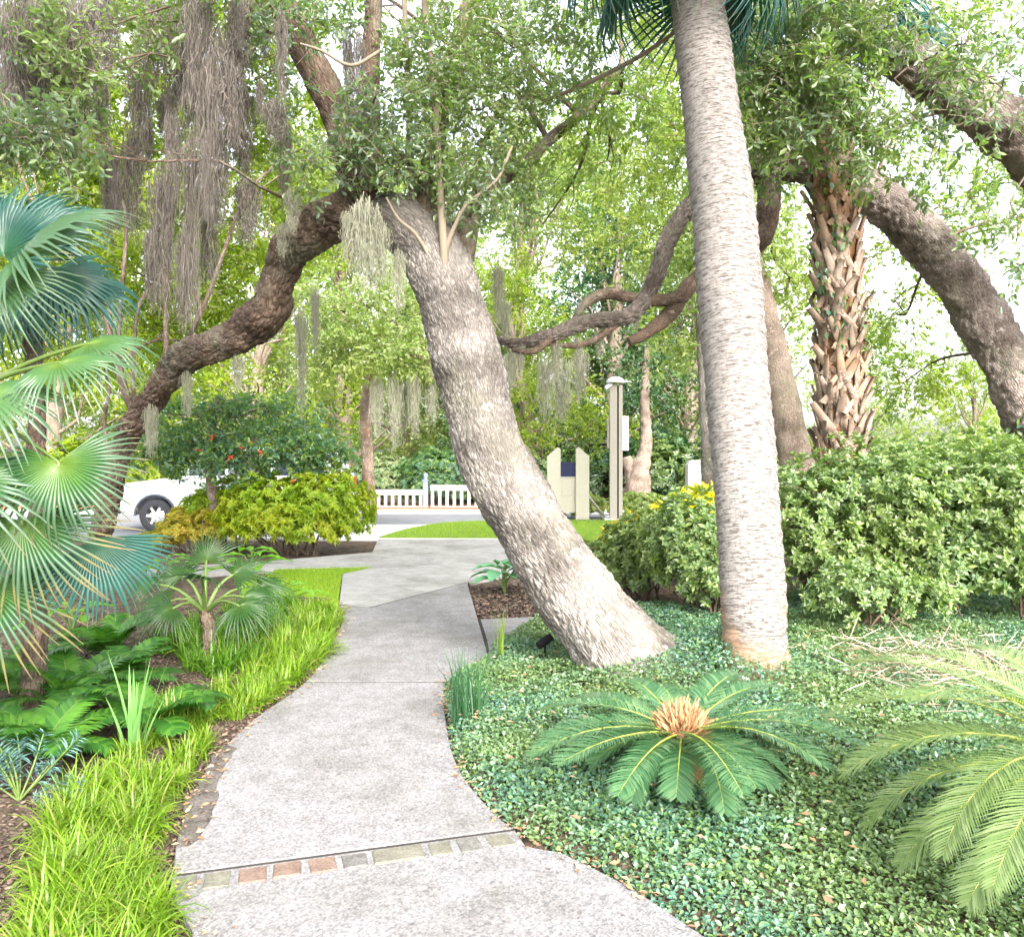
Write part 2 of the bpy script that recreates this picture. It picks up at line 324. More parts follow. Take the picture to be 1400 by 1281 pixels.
M['gold_shrub'] = leafmat('gold_shrub_leaf', [(.25, .34, .02), (.38, .40, .02), (.17, .27, .025), (.45, .37, .02)], .4, .45, .4, None, 1.4, (.19, .31, .02), .7)
M['amber_shrub'] = leafmat('amber_shrub_leaf', [(.42, .32, .03), (.34, .34, .04), (.48, .30, .05), (.24, .30, .03)], .4, .45, .4)
M['yellow_leaf'] = leafmat('yellow_leaf', [(.55, .50, .03), (.62, .52, .02), (.35, .42, .03), (.5, .38, .03)], .4, .4, .5)
M['hedge_leaf'] = leafmat('hedge_leaf', [(.08, .16, .06), (.12, .21, .085), (.15, .24, .10), (.21, .22, .11)], .25, .5, .4, None, 1.2, (.20, .17, .09), .4)
M['holly'] = leafmat('holly_leaf', [(.06, .14, .095), (.09, .18, .125), (.14, .23, .08), (.20, .29, .05)], .45, .33, .6)
M['ivy'] = leafmat('jasmine_leaf', [(.055, .15, .105), (.095, .21, .15), (.18, .28, .22), (.10, .21, .08), (.21, .30, .10)], .25, .33, .65, None, 1.1, (.16, .22, .06), .6)
M['straw_stem'] = islandmat('dry_stems', [(.45, .36, .28), (.34, .25, .18), (.55, .46, .38)])
fan_r = [(0., (.20, .30, .02)), (.3, (.075, .20, .02)), (.5, (.03, .115, .03)), (.62, (.07, .16, .085)), (.86, (.13, .20, .13)), (.93, (.32, .27, .17)), (1., (.32, .20, .13))]  # lime hubs in the fan ramps paint light glowing through; tips are tan
M['fan'] = leafmat('fan_leaf', [(.05, .18, .07), (.08, .22, .09)], .35, .38, .55, (1.3, 1.3, .5), uvramp=fan_r)
M['fan_old'] = leafmat('old_fan_leaf', [(.05, .18, .07), (.08, .22, .09)], .35, .4, .5, (1.3, 1.3, .5), uvramp=[(0., (.14, .26, .02)), (.3, (.06, .17, .03)), (.5, (.03, .11, .055)), (.68, (.11, .18, .10)), (.76, (.32, .25, .10)), (1., (.34, .23, .16))])
M['fan_blue'] = leafmat('blue_fan_leaf', [(.03, .13, .10), (.05, .17, .13)], .3, .38, .6, (1.2, 1.3, .7), uvramp=[(0., (.05, .20, .08)), (.4, (.02, .11, .09)), (.9, (.05, .17, .16)), (1., (.30, .28, .16))])
M['fan_pale'] = leafmat('pale_fan_leaf', [(.10, .24, .10), (.14, .28, .12)], .4, .33, .65, (1.3, 1.3, .5), uvramp=[(0., (.22, .33, .03)), (.3, (.10, .235, .06)), (.75, (.11, .22, .135)), (1., (.20, .27, .17))])
M['fan_dim'] = leafmat('young_fan_leaf', [(.04, .13, .03), (.06, .16, .04)], .35, .4, .5, (1.3, 1.3, .5), uvramp=[(0., (.08, .16, .02)), (.4, (.035, .11, .022)), (.85, (.05, .13, .04)), (1., (.24, .20, .11))])
M['petiole'] = plain('petiole', (.11, .17, .04), .5, .4)
M['sago'] = leafmat('sago_leaf', [(.04, .12, .05), (.075, .18, .08), (.14, .24, .115)], .28, .3, .7)
M['sago_pale'] = leafmat('pale_sago_leaf', [(.13, .20, .065), (.18, .25, .09), (.215, .28, .125)], .3, .33, .65)
M['rachis'] = plain('yellow_rachis', (.34, .38, .06), .45, .5)
M['cone'] = islandmat('brown_crown', [(.42, .22, .11), (.55, .34, .18), (.30, .14, .07)])
M['fern'] = leafmat('fern_leaf', [(.025, .105, .016), (.05, .16, .02), (.09, .22, .025)], .35, .4, .5)
M['liriope'] = leafmat('lime_grass', [(.10, .205, .01), (.155, .275, .012), (.22, .32, .03), (.08, .17, .012), (.29, .28, .08)], .4, .42, .5)
M['liriope_mid'] = leafmat('green_grass', [(.05, .14, .012), (.09, .20, .015), (.15, .26, .02)], .4, .42, .5)
M['tuft'] = leafmat('dark_tuft', [(.03, .10, .045), (.06, .15, .06)], .3, .4, .5)
M['iris'] = leafmat('iris_leaf', [(.14, .30, .09), (.22, .38, .14)], .35, .36, .6)
M['spurge'] = leafmat('spurge_leaf', [(.09, .20, .21), (.14, .26, .26), (.19, .31, .29)], .2, .5, .4)
M['broad'] = leafmat('broad_leaf', [(.09, .26, .02), (.16, .36, .03), (.24, .42, .04)], .45, .35, .55)
M['hosta'] = leafmat('hosta_leaf', [(.07, .22, .12), (.11, .28, .15), (.09, .25, .10)], .25, .38, .5)
M['moss_brown'] = islandmat('brown_moss', [(.13, .112, .10), (.20, .175, .155), (.085, .073, .066), (.25, .225, .195)], .95, .1)
M['moss_pale'] = islandmat('pale_moss', [(.27, .275, .20), (.36, .355, .28), (.22, .23, .155), (.31, .30, .235)], .95, .1)
M['joint'] = plain('joint_filler', (.045, .041, .037), .95, .1)
# built things
M['cream'] = plain('cream_paint', (.37, .35, .295), .6, .3)
M['whitewood'] = plain('white_painted_wood', (.50, .49, .47), .6, .3)
M['bluepost'] = plain('blue_grey_paint', (.22, .27, .40), .5, .4)
M['plaque'] = plain('navy_plaque', (.008, .012, .055), .6, .3)
M['woodgrey'] = plain('weathered_wood', (.33, .30, .27), .8, .2)
M['metalpale'] = plain('pale_metal', (.62, .63, .68), .4, .5)
M['black'] = plain('black_plastic', (.012, .012, .014), .8, .2)
M['carwhite'] = plain('white_car_paint', (.78, .79, .82), .25, .6)
M['glass'] = plain('tinted_glass', (.03, .04, .05), .05, .9)
M['tyre'] = plain('tyre_rubber', (.045, .047, .055), .8, .3)
M['rim'] = plain('alloy_rim', (.62, .62, .62), .35, .5, .6)
M['bumper'] = plain('dark_bumper', (.07, .08, .11), .5, .5)
M['lampglass'] = plain('lamp_lens', (.75, .75, .72), .15, .6)
M['berry'] = plain('red_berry', (.55, .05, .02), .4, .5)
M['cabinet'] = plain('pale_cabinet', (.48, .465, .48), .6, .3)
# ------------------------------------------------------------------ the ground and paving
def gp(pts, z=0.0): return A_([G(u, v, z)[:2] for u, v in pts])
def smooth2(pts, step=.12):
    p = np.column_stack([pts, np.zeros(len(pts)), np.zeros(len(pts))]); return crom(p, step)[:, :2]
PL = smooth2(np.vstack([[[-.62, 1.0]], gp([(258, 1281), (236, 1215), (232, 1195), (236, 1160), (258, 1100), (296, 1035), (345, 987), (415, 936), (448, 890), (466, 852), (462, 829)])]))
PR = smooth2(np.vstack([[[1.75, 1.0]], gp([(960, 1281), (860, 1215), (770, 1170), (705, 1138), (655, 1090), (628, 1050), (614, 1000), (611, 936), (640, 918), (667, 903)])]))
BED = np.vstack([PR, gp([(690, 884), (735, 866), (800, 862), (900, 850), (1000, 845), (1200, 820), (1500, 800), (1900, 800)]), [[6.5, 1.0]]])
def inside(poly, x, y):
    c = np.zeros(np.shape(x), bool); n = len(poly)
    for i in range(n):
        (x0, y0), (x1, y1) = poly[i], poly[i - 1]
        if y0 == y1: continue
        c ^= ((y0 > y) != (y1 > y)) & (x < (x1 - x0) * (y - y0) / (y1 - y0) + x0)
    return c
def pdist(poly, x, y, closed=True):
    d = np.full(np.shape(x), 1e9); n = len(poly)
    for i in range(0 if closed else 1, n):
        a, b = poly[i - 1], poly[i]; e = b - a; t = np.clip(((x - a[0]) * e[0] + (y - a[1]) * e[1]) / (e @ e + 1e-12), 0, 1)
        d = np.minimum(d, np.hypot(x - a[0] - t * e[0], y - a[1] - t * e[1]))
    return d
LEFT_EDGE = np.vstack([PL, [[PL[-1][0] - .2, 9.2]]])
def H(x, y):
    """height of the soil"""
    x = np.asarray(x, float); y = np.asarray(y, float)
    p = np.stack([x, y, np.zeros_like(x)], -1)
    ins = inside(BED, x, y); d = pdist(PR, x, y, False)
    h = np.where(ins, .05 * sstep(0, .12, d) + .12 * sstep(.1, 1.8, d), -.035)
    lf = (x < np.interp(y, LEFT_EDGE[:, 1], LEFT_EDGE[:, 0])) & (y < 9.2)
    dl = pdist(PL, x, y, False)
    h = np.where(lf, -.02 + .05 * sstep(0, .5, dl) + .012 * sn(p, 4.0), h)
    rb = (x > 1.0) & (y > 6.5) & (y < 12) & ~ins
    h = np.where(rb, .10, h)
    return h + np.where(y < 12, .006 * sn(p, 9.0, 2), 0)
def Hs(x, y): return float(H(A_([x]), A_([y]))[0])
def GH(u, v):
    z = 0.0
    for _ in range(4): q = G(u, v, z); z = Hs(q[0], q[1])
    return A_([q[0], q[1], z])
xs = np.concatenate([[-600, -200, -60, -25, -14], np.arange(-8, 7.01, .07), [10, 14, 25, 60, 200, 600]])
ys = np.concatenate([[-300, -40, -8, -1], np.arange(.5, 12.01, .07), [14, 18, 24, 40, 80, 200, 700]])
gx, gy = np.meshgrid(xs, ys); gz = H(gx.ravel(), gy.ravel()).reshape(gx.shape)
n0, n1 = gx.shape; i = (np.arange(n0 - 1)[:, None] * n1 + np.arange(n1 - 1)).ravel()
g = Geo().add(np.stack([gx, gy, gz], 2).reshape(-1, 3), np.concatenate([np.stack([i, i + 1, i + n1 + 1], 1), np.stack([i, i + n1 + 1, i + n1], 1)]))
struct('ground', g, M['soil'], True)

def slab_mesh(name, poly, z0, z1, inset=.013, bevel=.005):
    bm = bmesh.new(); poly = np.asarray(poly, float)
    ar = .5 * np.sum(poly[:, 0] * np.roll(poly[:, 1], -1) - np.roll(poly[:, 0], -1) * poly[:, 1])
    if ar < 0: poly = poly[::-1]
    if inset:
        e = unit(np.roll(poly, -1, 0) - poly); nrm = np.stack([-e[:, 1], e[:, 0]], 1); mi = unit(nrm + np.roll(nrm, 1, 0)); poly = poly + mi * inset
    f = bm.faces.new([bm.verts.new((x, y, z1)) for x, y in poly])
    r = bmesh.ops.extrude_face_region(bm, geom=[f]); vs_ = [v for v in r['geom'] if isinstance(v, bmesh.types.BMVert)]
    for v in vs_: v.co.z = z0
    bmesh.ops.recalc_face_normals(bm, faces=bm.faces[:])
    if bevel:
        top = [e for e in bm.edges if all(abs(v.co.z - z1) < 1e-6 for v in e.verts)]
        bmesh.ops.bevel(bm, geom=top, offset=bevel, segments=1, affect='EDGES')
    me = D.meshes.new(name); bm.to_mesh(me); bm.free(); return me
def sheet(name, poly, z0, z1, mat, kind='structure', parent=None, inset=0., bevel=0.):
    o = link(name, slab_mesh(name, poly, z0, z1, inset, bevel), mat, parent)
    if parent is None: tag(o, kind=kind)
    return o
ZP = .02
bl, br = G(235, 1203)[:2], G(704, 1139)[:2]           # the brick course runs between these
cross = unit((br - bl)[None])[0]; back = A_([cross[1], -cross[0]]); back = back if back[1] < 0 else -back
CW = .15
def cut(curve, a, b, keep_far):
    s = (curve[:, 0] - a[0]) * (b - a)[1] - (curve[:, 1] - a[1]) * (b - a)[0]
    return curve[(s < 0) if keep_far else (s > 0)]
j0, j1 = G(415, 936)[:2], G(611, 936)[:2]
near_l, near_r = cut(PL, bl + back * CW, br + back * CW, False), cut(PR, bl + back * CW, br + back * CW, False)
mid_l = PL[(PL[:, 1] < j0[1]) & ((PL[:, 0] - bl[0]) * cross[1] - (PL[:, 1] - bl[1]) * cross[0] < 0)]
mid_r = PR[(PR[:, 1] < j1[1]) & ((PR[:, 0] - bl[0]) * cross[1] - (PR[:, 1] - bl[1]) * cross[0] < 0)]
pathroot = D.objects.new('path', None); col.objects.link(pathroot); tag(pathroot, kind='structure')
def slab(poly, mat='slab'): return link('slab', slab_mesh('slab', poly, -.12, ZP), M[mat], pathroot)
slab(np.vstack([near_l, [bl + back * CW], [br + back * CW], near_r[::-1]]))
slab(np.vstack([[bl], mid_l, [j0], [j1], mid_r[::-1], [br]]))
far_l = PL[PL[:, 1] > j0[1]]
S3R = smooth2(gp([(611, 936), (640, 920), (667, 903), (664, 880), (655, 849), (640, 798)]))
slab(np.vstack([[j0], far_l, gp([(505, 833)]), S3R[::-1]]))
slab(np.vstack([smooth2(gp([(667, 903), (664, 880), (655, 849)])), gp([(790, 843), (850, 880), (830, 905)])]))
link('mortar_bed', slab_mesh('mortar_bed', A_([bl, br, br + back * CW, bl + back * CW]), -.12, ZP - .006, .003, 0), M['slab'], pathroot)
pos_ = .02; k = 0; Lc = np.linalg.norm(br - bl)
lens = [.075, .10, .105, .105, .105, .10, .20, .095, .10, .105, .10, .10, .10, .10]
kinds = ['stone', 'stone', 'brick', 'brick', 'brick', 'greystone', 'stone', 'stone', 'greystone', 'stone', 'stone', 'greystone', 'stone', 'greystone']
while k < len(lens) and pos_ + lens[k] < Lc:
    a = bl + cross * (pos_ + .0) + back * (.014 + rng.uniform(0, .008)); b2 = a + cross * lens[k]; w2 = CW - .035 + rng.uniform(-.006, .006)
    sk = rng.uniform(-.008, .008)
    link('brick', slab_mesh('brick', A_([a, b2, b2 + back * w2 + cross * sk, a + back * w2 + cross * sk]), -.05, ZP + rng.uniform(-.003, .002), 0, .007), M[kinds[k]], pathroot)
    pos_ += lens[k] + .022; k += 1
def joint(line, wd=.016):
    line = np.asarray(line, float); t = unit(np.gradient(line, axis=0)); nr = np.stack([-t[:, 1], t[:, 0]], 1) * wd
    link('joint_strip', slab_mesh('joint_strip', np.vstack([line + nr, (line - nr)[::-1]]), -.1, ZP - .003, 0, 0), M['joint'], pathroot)
joint([j0, j1]); joint([bl, br], .006); joint(gp([(462, 829), (505, 833), (640, 798)])); joint(smooth2(gp([(667, 903), (664, 880), (655, 849)])))
apron = gp([(462, 829), (467, 786), (512, 776), (380, 779), (200, 792), (200, 778), (370, 768), (508, 756), (516, 738), (760, 738), (760, 772), (640, 798), (505, 833)])
sheet('driveway', apron, -.10, .015, M['apron'], inset=.013, bevel=.006)
sheet('driveway_far', A_([[-5.5, 15.75], [3., 15.75], [3., 17.2], [.5, 18.9], [-5.5, 18.9]]), -.10, .008, M['kerb'])
lawn_far = np.vstack([smooth2(gp([(518, 736), (560, 724), (610, 716), (680, 713)])), [[6.5, 19.9], [9.0, 19.0], [9.0, 12.4], [2.3, 12.4], [1.2, 15.75]]])
sheet('lawn_far', lawn_far, -.1, .03, M['turf'])
lawn_left = np.vstack([gp([(462, 829), (467, 787), (510, 777), (380, 780), (330, 800), (330, 850), (440, 860)])])
sheet('lawn_left', lawn_left, -.1, .012, M['turf'])
sheet('road', A_([[-40, 16.0], [-5.6, 16.0], [-5.6, 19.0], [.5, 19.0], [2., 20.3], [40, 20.3], [40, 22.4], [-40, 22.4]]), -.10, -.005, M['asphalt'])
sheet('kerb', A_([[-40, 22.4], [40, 22.4], [40, 22.6], [-40, 22.6]]), -.1, .10, M['kerb'], bevel=.015)
sheet('straw_bed', A_([[-40, 22.6], [40, 22.6], [40, 24.6], [-40, 24.6]]), -.1, .09, M['straw'])
sheet('footway', A_([[2.2, 19.95], [14, 19.95], [14, 21.0], [2.2, 21.0]]), -.1, .05, M['kerb'])
# dirt washed over the edge of the path
dp = gp([(236, 1166), (246, 1163), (268, 1152), (276, 1125), (288, 1095), (300, 1062), (320, 1030), (312, 1024), (294, 1037), (256, 1102), (238, 1142)])
th = np.linspace(0, 1, 80); dp = smooth2(dp, .06); dp = dp + rng.normal(0, .009, dp.shape) + np.cumsum(rng.normal(0, .007, dp.shape), 0) * (dp[:, :1] > dp[:, 0].mean())
sheet('dirt_patch', dp, ZP - .008, ZP + .004, M['dirt'])

# ------------------------------------------------------------------ leaf templates
def leaf(wd=.36, fold=.10, droop=.08, hexa=False):
    """a folded leaf of length 1 along +Y"""
    if not hexa:
        return (A_([[0, 0, 0], [wd / 2, .45, fold], [0, 1, -droop], [-wd / 2, .45, fold]]), A_([[0, 1, 2], [0, 2, 3]]), A_([[0, 0], [1, .45], [.5, 1], [0, .45]], float), A_([0, 0]))
    V = A_([[0, 0, 0], [wd * .42, .28, fold], [wd * .46, .62, fold * .8 - droop * .3], [0, 1, -droop], [-wd * .46, .62, fold * .8 - droop * .3], [-wd * .42, .28, fold]])
    return V, A_([[0, 1, 2], [0, 2, 3], [0, 3, 4], [0, 4, 5]]), A_([[.5, 0], [1, .3], [1, .6], [.5, 1], [0, .6], [0, .3]], float), np.zeros(4, int)
def spray(n=26, L=.42, ll=.062, wd=.36, spread=.9, seed=0, hexa=False, tw=.004):
    """a leafy twig along +Y"""
    g = Geo(); r = np.random.default_rng(seed)
    pts = [(0, 0, 0, tw)]; d = A_([0, 1., 0])
    for q in range(4):
        d = unit((d + r.normal(0, .18, 3))[None])[0]; p = A_(pts[-1][:3]) + d * L / 4; pts.append((*p, tw * (1 - .2 * (q + 1))))
    if tw: tube(g, pts if hexa else [pts[0], pts[2], pts[4]], 3, L / 4 if hexa else L, 1, cap=False)
    pts = A_(pts)
    side = []
    for q in range(5):
        t = r.uniform(.15, .85) * 4; j = int(t); p = pts[j, :3] + (pts[j + 1, :3] - pts[j, :3]) * (t - j)
        dd = unit((A_([r.choice([-1, 1]) * r.uniform(.5, 1), r.uniform(.4, 1), r.normal(0, .45)]))[None])[0]; e = p + dd * L * r.uniform(.25, .5)
        if tw and hexa: tube(g, [(*p, tw * .6), (*e, tw * .3)], 3, L, 1, cap=False)
        side.append((p, e))
    segs = [(pts[j, :3], pts[j + 1, :3]) for j in range(4)] + side
    pos = []; dr = []
    for q in range(n):
        s0, s1 = segs[r.integers(len(segs))]; t = r.random() ** .7; ax = unit((s1 - s0)[None])[0]
        v = r.normal(0, 1, 3); v -= ax * v.dot(ax); v = v / np.linalg.norm(v); v[2] *= .6
        pos.append(s0 + (s1 - s0) * t); dr.append(ax * r.uniform(.3, .9) + v * spread + A_([0, 0, -.12]))
    g.inst(leaf(wd, .09, .1, hexa), basis(A_(dr), r.normal(0, .7, n)), ll * r.uniform(.65, 1.2, n), A_(pos))
    return g.tpl()
OAK = [spray(28, .42, .078, .42, .9, s) for s in range(6)]
OAKN = [spray(30, .40, .070, .40, .9, s + 20, True) for s in range(5)]
FAR = [spray(24, .9, .17, .50, 1.0, s + 40, tw=0) for s in range(5)]
def rosette(n=7, ll=.05, wd=.38, seed=0, up=.5, hexa=True, layers=2):
    """whorl of leaves facing +Z"""
    r = np.random.default_rng(seed); g = Geo()
    for la in range(layers):
        a = np.arange(n) * 2 * np.pi / n + r.uniform(0, .5, n) + la; e = up * (.5 + .9 * la) + r.normal(0, .18, n)
        d = np.stack([np.cos(a) * np.cos(e), np.sin(a) * np.cos(e), np.sin(e)], 1)
        g.inst(leaf(wd, .08, .12, hexa), basis(d, r.normal(0, .3, n)), ll * r.uniform(.7, 1.15, n) * (1 - .25 * la), np.tile([[0, 0, .008 * la]], (n, 1)))
    return g.tpl()
def ybasis_z(n_, roll):
    """matrices that turn +Z to the directions n_"""
    B = basis(n_, roll); return np.stack([B[:, :, 0], -B[:, :, 2], B[:, :, 1]], 2)
def scatter_sprays(g, tpls, pos, dirs, sc, rollsd=.6):
    k = len(tpls); pick = rng.integers(0, k, len(pos)); R = basis(dirs, rng.normal(0, rollsd, len(pos)))
    for q in range(k):
        s_ = pick == q
        if s_.any(): g.inst(tpls[q], R[s_], sc[s_], pos[s_])
def clump(g, c, rad, n, tpls, sc=1.0, shell=.25, droop=.15, gap=.0):
    """leaf sprays filling an uneven ellipsoid"""
    c = A_(c, float); rad = np.broadcast_to(A_(rad, float), 3)
    d = rdir(n); rr = (shell + (1 - shell) * rng.random(n) ** .5)
    p = c + d * rr[:, None] * rad * (1 + .28 * sn(d * 2.2 + c, 1.0, c.sum()))[:, None]
    if gap:
        keep = sn(p, 2.6 / max(.4, rad.mean()), 1.3) > gap - .6; p = p[keep]; d = d[keep]
    n = len(p)
    if not n: return
    dd = unit(d + rng.normal(0, .55, (n, 3)) + A_([0, 0, -droop]))
    scatter_sprays(g, tpls, p - dd * .15 * sc, dd, sc * rng.uniform(.75, 1.2, n))
def wig(a, b, r0, r1, n=4, amp=.12):
    a, b = A_(a, float), A_(b, float); L = np.linalg.norm(b - a); o = []
    for q in range(n + 1):
        t = q / n; j = rng.normal(0, amp * L * math.sin(math.pi * t) ** .8 * .5, 3) if 0 < q < n else 0
        o.append((*(a + (b - a) * t + j + A_([0, 0, .06 * L * math.sin(math.pi * t)])), r0 + (r1 - r0) * t))
    return o
def crown(rootobj, anchor_pts, clumps, tpls, mats, sc=1.0, br=.035, gap=0., droop=.15, barkm='limb_bark', shell=.25):
    """clumps: (u,v,Y,ru,rv,n). Branches run from the nearest anchor to each clump"""
    g = Geo(); anc = A_([a[:3] for a in anchor_pts])
    for (u, v, Y, ru, rv, n) in clumps:
        c = P(u, v, Y); rad = A_([ru / F * Y, (ru + rv) * .5 / F * Y, rv / F * Y])
        clump(g, c, rad, n, tpls, sc, shell, droop, gap)
        a = anc[np.argmin(np.linalg.norm(anc - c, axis=1))]
        if np.linalg.norm(a - c) > .3:
            gb = Geo(); q = wig(a, c, br, br * .4); tube(gb, q, 6, .2)
            for _ in range(4):
                s0 = A_(q[rng.integers(2, 5)][:3]); tube(gb, wig(s0, c + rdir(1)[0] * rad * .8, br * .35, br * .1, 3), 4, .25, cap=False)
            part('branch', gb, M[barkm], rootobj, True)
    part('crown', g, mats, rootobj)
# ------------------------------------------------------------------ the leaning live oak
LM = lambda k, tw='dark_twig': [M[k], M[tw]]
ob = GH(862, 918)
oak = root('live_oak', ob, 'leaning live oak with pale furrowed trunk rising from the jasmine bed beside the path', 'tree')
g = Geo()
tr = limb([(925, 1030, 5.75, 220), (898, 970, 5.72, 176), (868, 920, 5.72, 140), (836, 872, 5.78, 116), (790, 815, 5.95, 105), (742, 745, 6.15, 99), (700, 680, 6.35, 98), (668, 605, 6.5, 97), (648, 525, 6.65, 93), (628, 450, 6.8, 90), (607, 385, 6.9, 87), (586, 338, 6.98, 84), (552, 308, 7.05, 80), (512, 298, 7.1, 68), (484, 296, 7.15, 46)])
trq = tube(g, tr, 150, .010, 0, .09, (40, 9, .013), True, 3)
part('trunk', g, M['oak_bark'], oak, True)
for az_, ln_, r_ in ((2.3, .4, .08), (.2, .75, .12), (-.7, .62, .10), (1.2, .6, .08), (5.0, .45, .08)):     # root flare
    b0 = A_([tr[2][0], tr[2][1], 0]); d_ = A_([math.cos(az_), math.sin(az_), 0]); e_ = b0 + d_ * ln_; g = Geo()
    tube(g, [(*(b0 + d_ * .10 + A_([0, 0, .30])), r_ * 1.2), (*(b0 + d_ * ln_ * .5 + A_([0, 0, .15])), r_), (*(e_ + A_([0, 0, .10])), r_ * .7), (*(e_ + d_ * .25 + A_([0, 0, -.05])), r_ * .4)], 26, .02, 0, .14, (9, 8, .010)); part('root', g, M['oak_bark'], oak, True)
g = Geo()
la = limb([(570, 320, 7.05, 50), (548, 308, 7.07, 66), (510, 298, 7.1, 64), (475, 292, 7.15, 62), (436, 308, 7.3, 58), (400, 340, 7.5, 54), (380, 385, 7.65, 52), (370, 422, 7.8, 54), (338, 452, 8.0, 52), (300, 470, 8.2, 48), (258, 488, 8.4, 42), (226, 522, 8.7, 38), (196, 562, 9.0, 34), (166, 612, 9.3, 30), (140, 720, 9.7, 28), (126, 775, 9.85, 28), (118, 825, 9.95, 30)])
laq = tube(g, la, 76, .014, 0, .18, (16, 8, .020), True, 5)
part('limb', g, M['limb_bark'], oak, True)
g = Geo()
lu = limb([(500, 306, 7.1, 60), (486, 240, 7.05, 50), (462, 160, 7.0, 46), (425, 85, 6.95, 42), (392, 20, 6.9, 38), (350, -80, 6.8, 32), (300, -200, 6.6, 24)])
luq = tube(g, lu, 32, .025, 0, .12, (10, 8, .010), True, 8)
part('limb', g, M['limb_bark'], oak, True)
g = Geo()
l3 = limb([(512, 250, 7.0, 30), (506, 150, 7.0, 26), (508, 60, 7.0, 24), (520, -60, 6.9, 20), (560, -200, 6.8, 14)])
l3q = tube(g, l3, 16, .04, 0, .1, (8, 8, .006)); part('limb', g, M['limb_bark'], oak, True)
g = Geo()
l4 = limb([(612, 372, 6.95, 64), (630, 325, 7.05, 44), (643, 298, 7.2, 28), (655, 268, 7.4, 18), (690, 242, 7.7, 20), (722, 222, 8.0, 18), (748, 194, 8.3, 16), (800, 150, 8.8, 14), (850, 90, 9.2, 10)])
l4q = tube(g, l4, 14, .04, 0, .12); tube(g, limb([(652, 275, 7.4, 14), (640, 320, 7.4, 11), (628, 360, 7.3, 8)]), 8, .05); tube(g, limb([(655, 268, 7.4, 12), (648, 230, 7.5, 10), (665, 190, 7.6, 9), (690, 130, 7.8, 6)]), 8, .05)
part('limb', g, M['limb_bark'], oak, True)
g = Geo()
l5 = limb([(598, 365, 6.95, 74), (590, 318, 7.0, 56), (588, 260, 7.1, 38), (600, 170, 7.3, 26), (628, 60, 7.5, 20), (660, -80, 7.6, 14)]); l5q = tube(g, l5, 32, .02, 0, .14, (10, 8, .012)); part('limb', g, M['limb_bark'], oak, True)
g = Geo()
for rows in ([(608, 385, 6.72, 12), (606, 330, 6.66, 11), (599, 220, 6.7, 10), (592, 110, 6.7, 9), (580, 0, 6.7, 8), (572, -120, 6.7, 6)],
             [(606, 350, 6.7, 12), (618, 318, 6.65, 6), (638, 280, 6.6, 5), (680, 245, 6.6, 4), (700, 200, 6.6, 4)],
             [(596, 400, 6.75, 9), (590, 360, 6.7, 5), (568, 320, 6.65, 5), (545, 300, 6.6, 4), (528, 270, 6.55, 3)],
             [(568, 300, 7.0, 12), (562, 240, 7.0, 10), (558, 120, 7.0, 8), (550, -60, 7.0, 6)],
             [(520, 70, 6.6, 5), (480, 90, 6.5, 5), (440, 70, 6.45, 4), (410, 60, 6.4, 3)],
             [(740, 140, 7.6, 5), (800, 115, 7.4, 6), (870, 80, 7.2, 6), (930, 40, 7.0, 5)]):
    tube(g, limb(rows), 8, .05, 0, .08)
part('sprout', g, M['twig'], oak, True)
anc = list(l5q[::14]) + list(luq[::20]) + list(l3q[::12]) + list(l4q[::12]) + list(laq[::57])
near = [(450, 215, 6.6, 65, 34, 30), (550, 215, 6.6, 60, 36, 34), (520, 130, 6.6, 70, 45, 34), (430, 40, 6.8, 60, 40, 12), (600, 60, 6.8, 90, 70, 67), (350, 110, 6.8, 50, 36, 14), (330, -10, 6.4, 100, 50, 41), (660, 150, 7.3, 80, 70, 63), (720, 60, 7.3, 100, 80, 90), (610, 240, 7.0, 50, 50, 30), (700, 250, 7.6, 60, 40, 33), (90, 60, 6.0, 60, 50, 30), (30, 190, 5.4, 75, 50, 63), (210, 30, 6.4, 50, 40, 19), (110, 110, 5.9, 40, 35, 19), (600, 180, 6.65, 40, 60, 22), (660, 250, 6.6, 36, 30, 16), (600, 110, 6.65, 40, 40, 18)]
mid = [(800, 130, 8.6, 120, 90, 118), (830, 220, 11.5, 100, 70, 90), (740, 310, 11.5, 80, 60, 60), (820, 10, 9.6, 90, 60, 62), (660, 20, 8.6, 110, 70, 68), (500, -20, 8.4, 120, 60, 56)]
crown(oak, anc, near, OAKN, LM('near_leaf', 'twig'), .9, .014)
crown(oak, list(l4q[::8]), mid, OAK, LM('oak_leaf'), 1.0, .03, .1)
back_ = [(290, 130, 11, 120, 110, 240), (170, 200, 11, 110, 100, 200), (330, 300, 11.5, 110, 80, 190), (220, 350, 11, 120, 90, 220), (60, 300, 11, 90, 120, 160), (400, 190, 11.5, 90, 80, 120), (110, 440, 11, 120, 80, 190), (330, 40, 10.5, 110, 60, 110), (130, 40, 10.5, 110, 70, 130), (270, 430, 12, 80, 60, 110), (20, 120, 10.5, 80, 90, 110)]
crown(oak, list(laq[85::57]) + list(luq[40::20]), back_, OAK, LM('lime_leaf'), 1.25, .03, .12, .15)

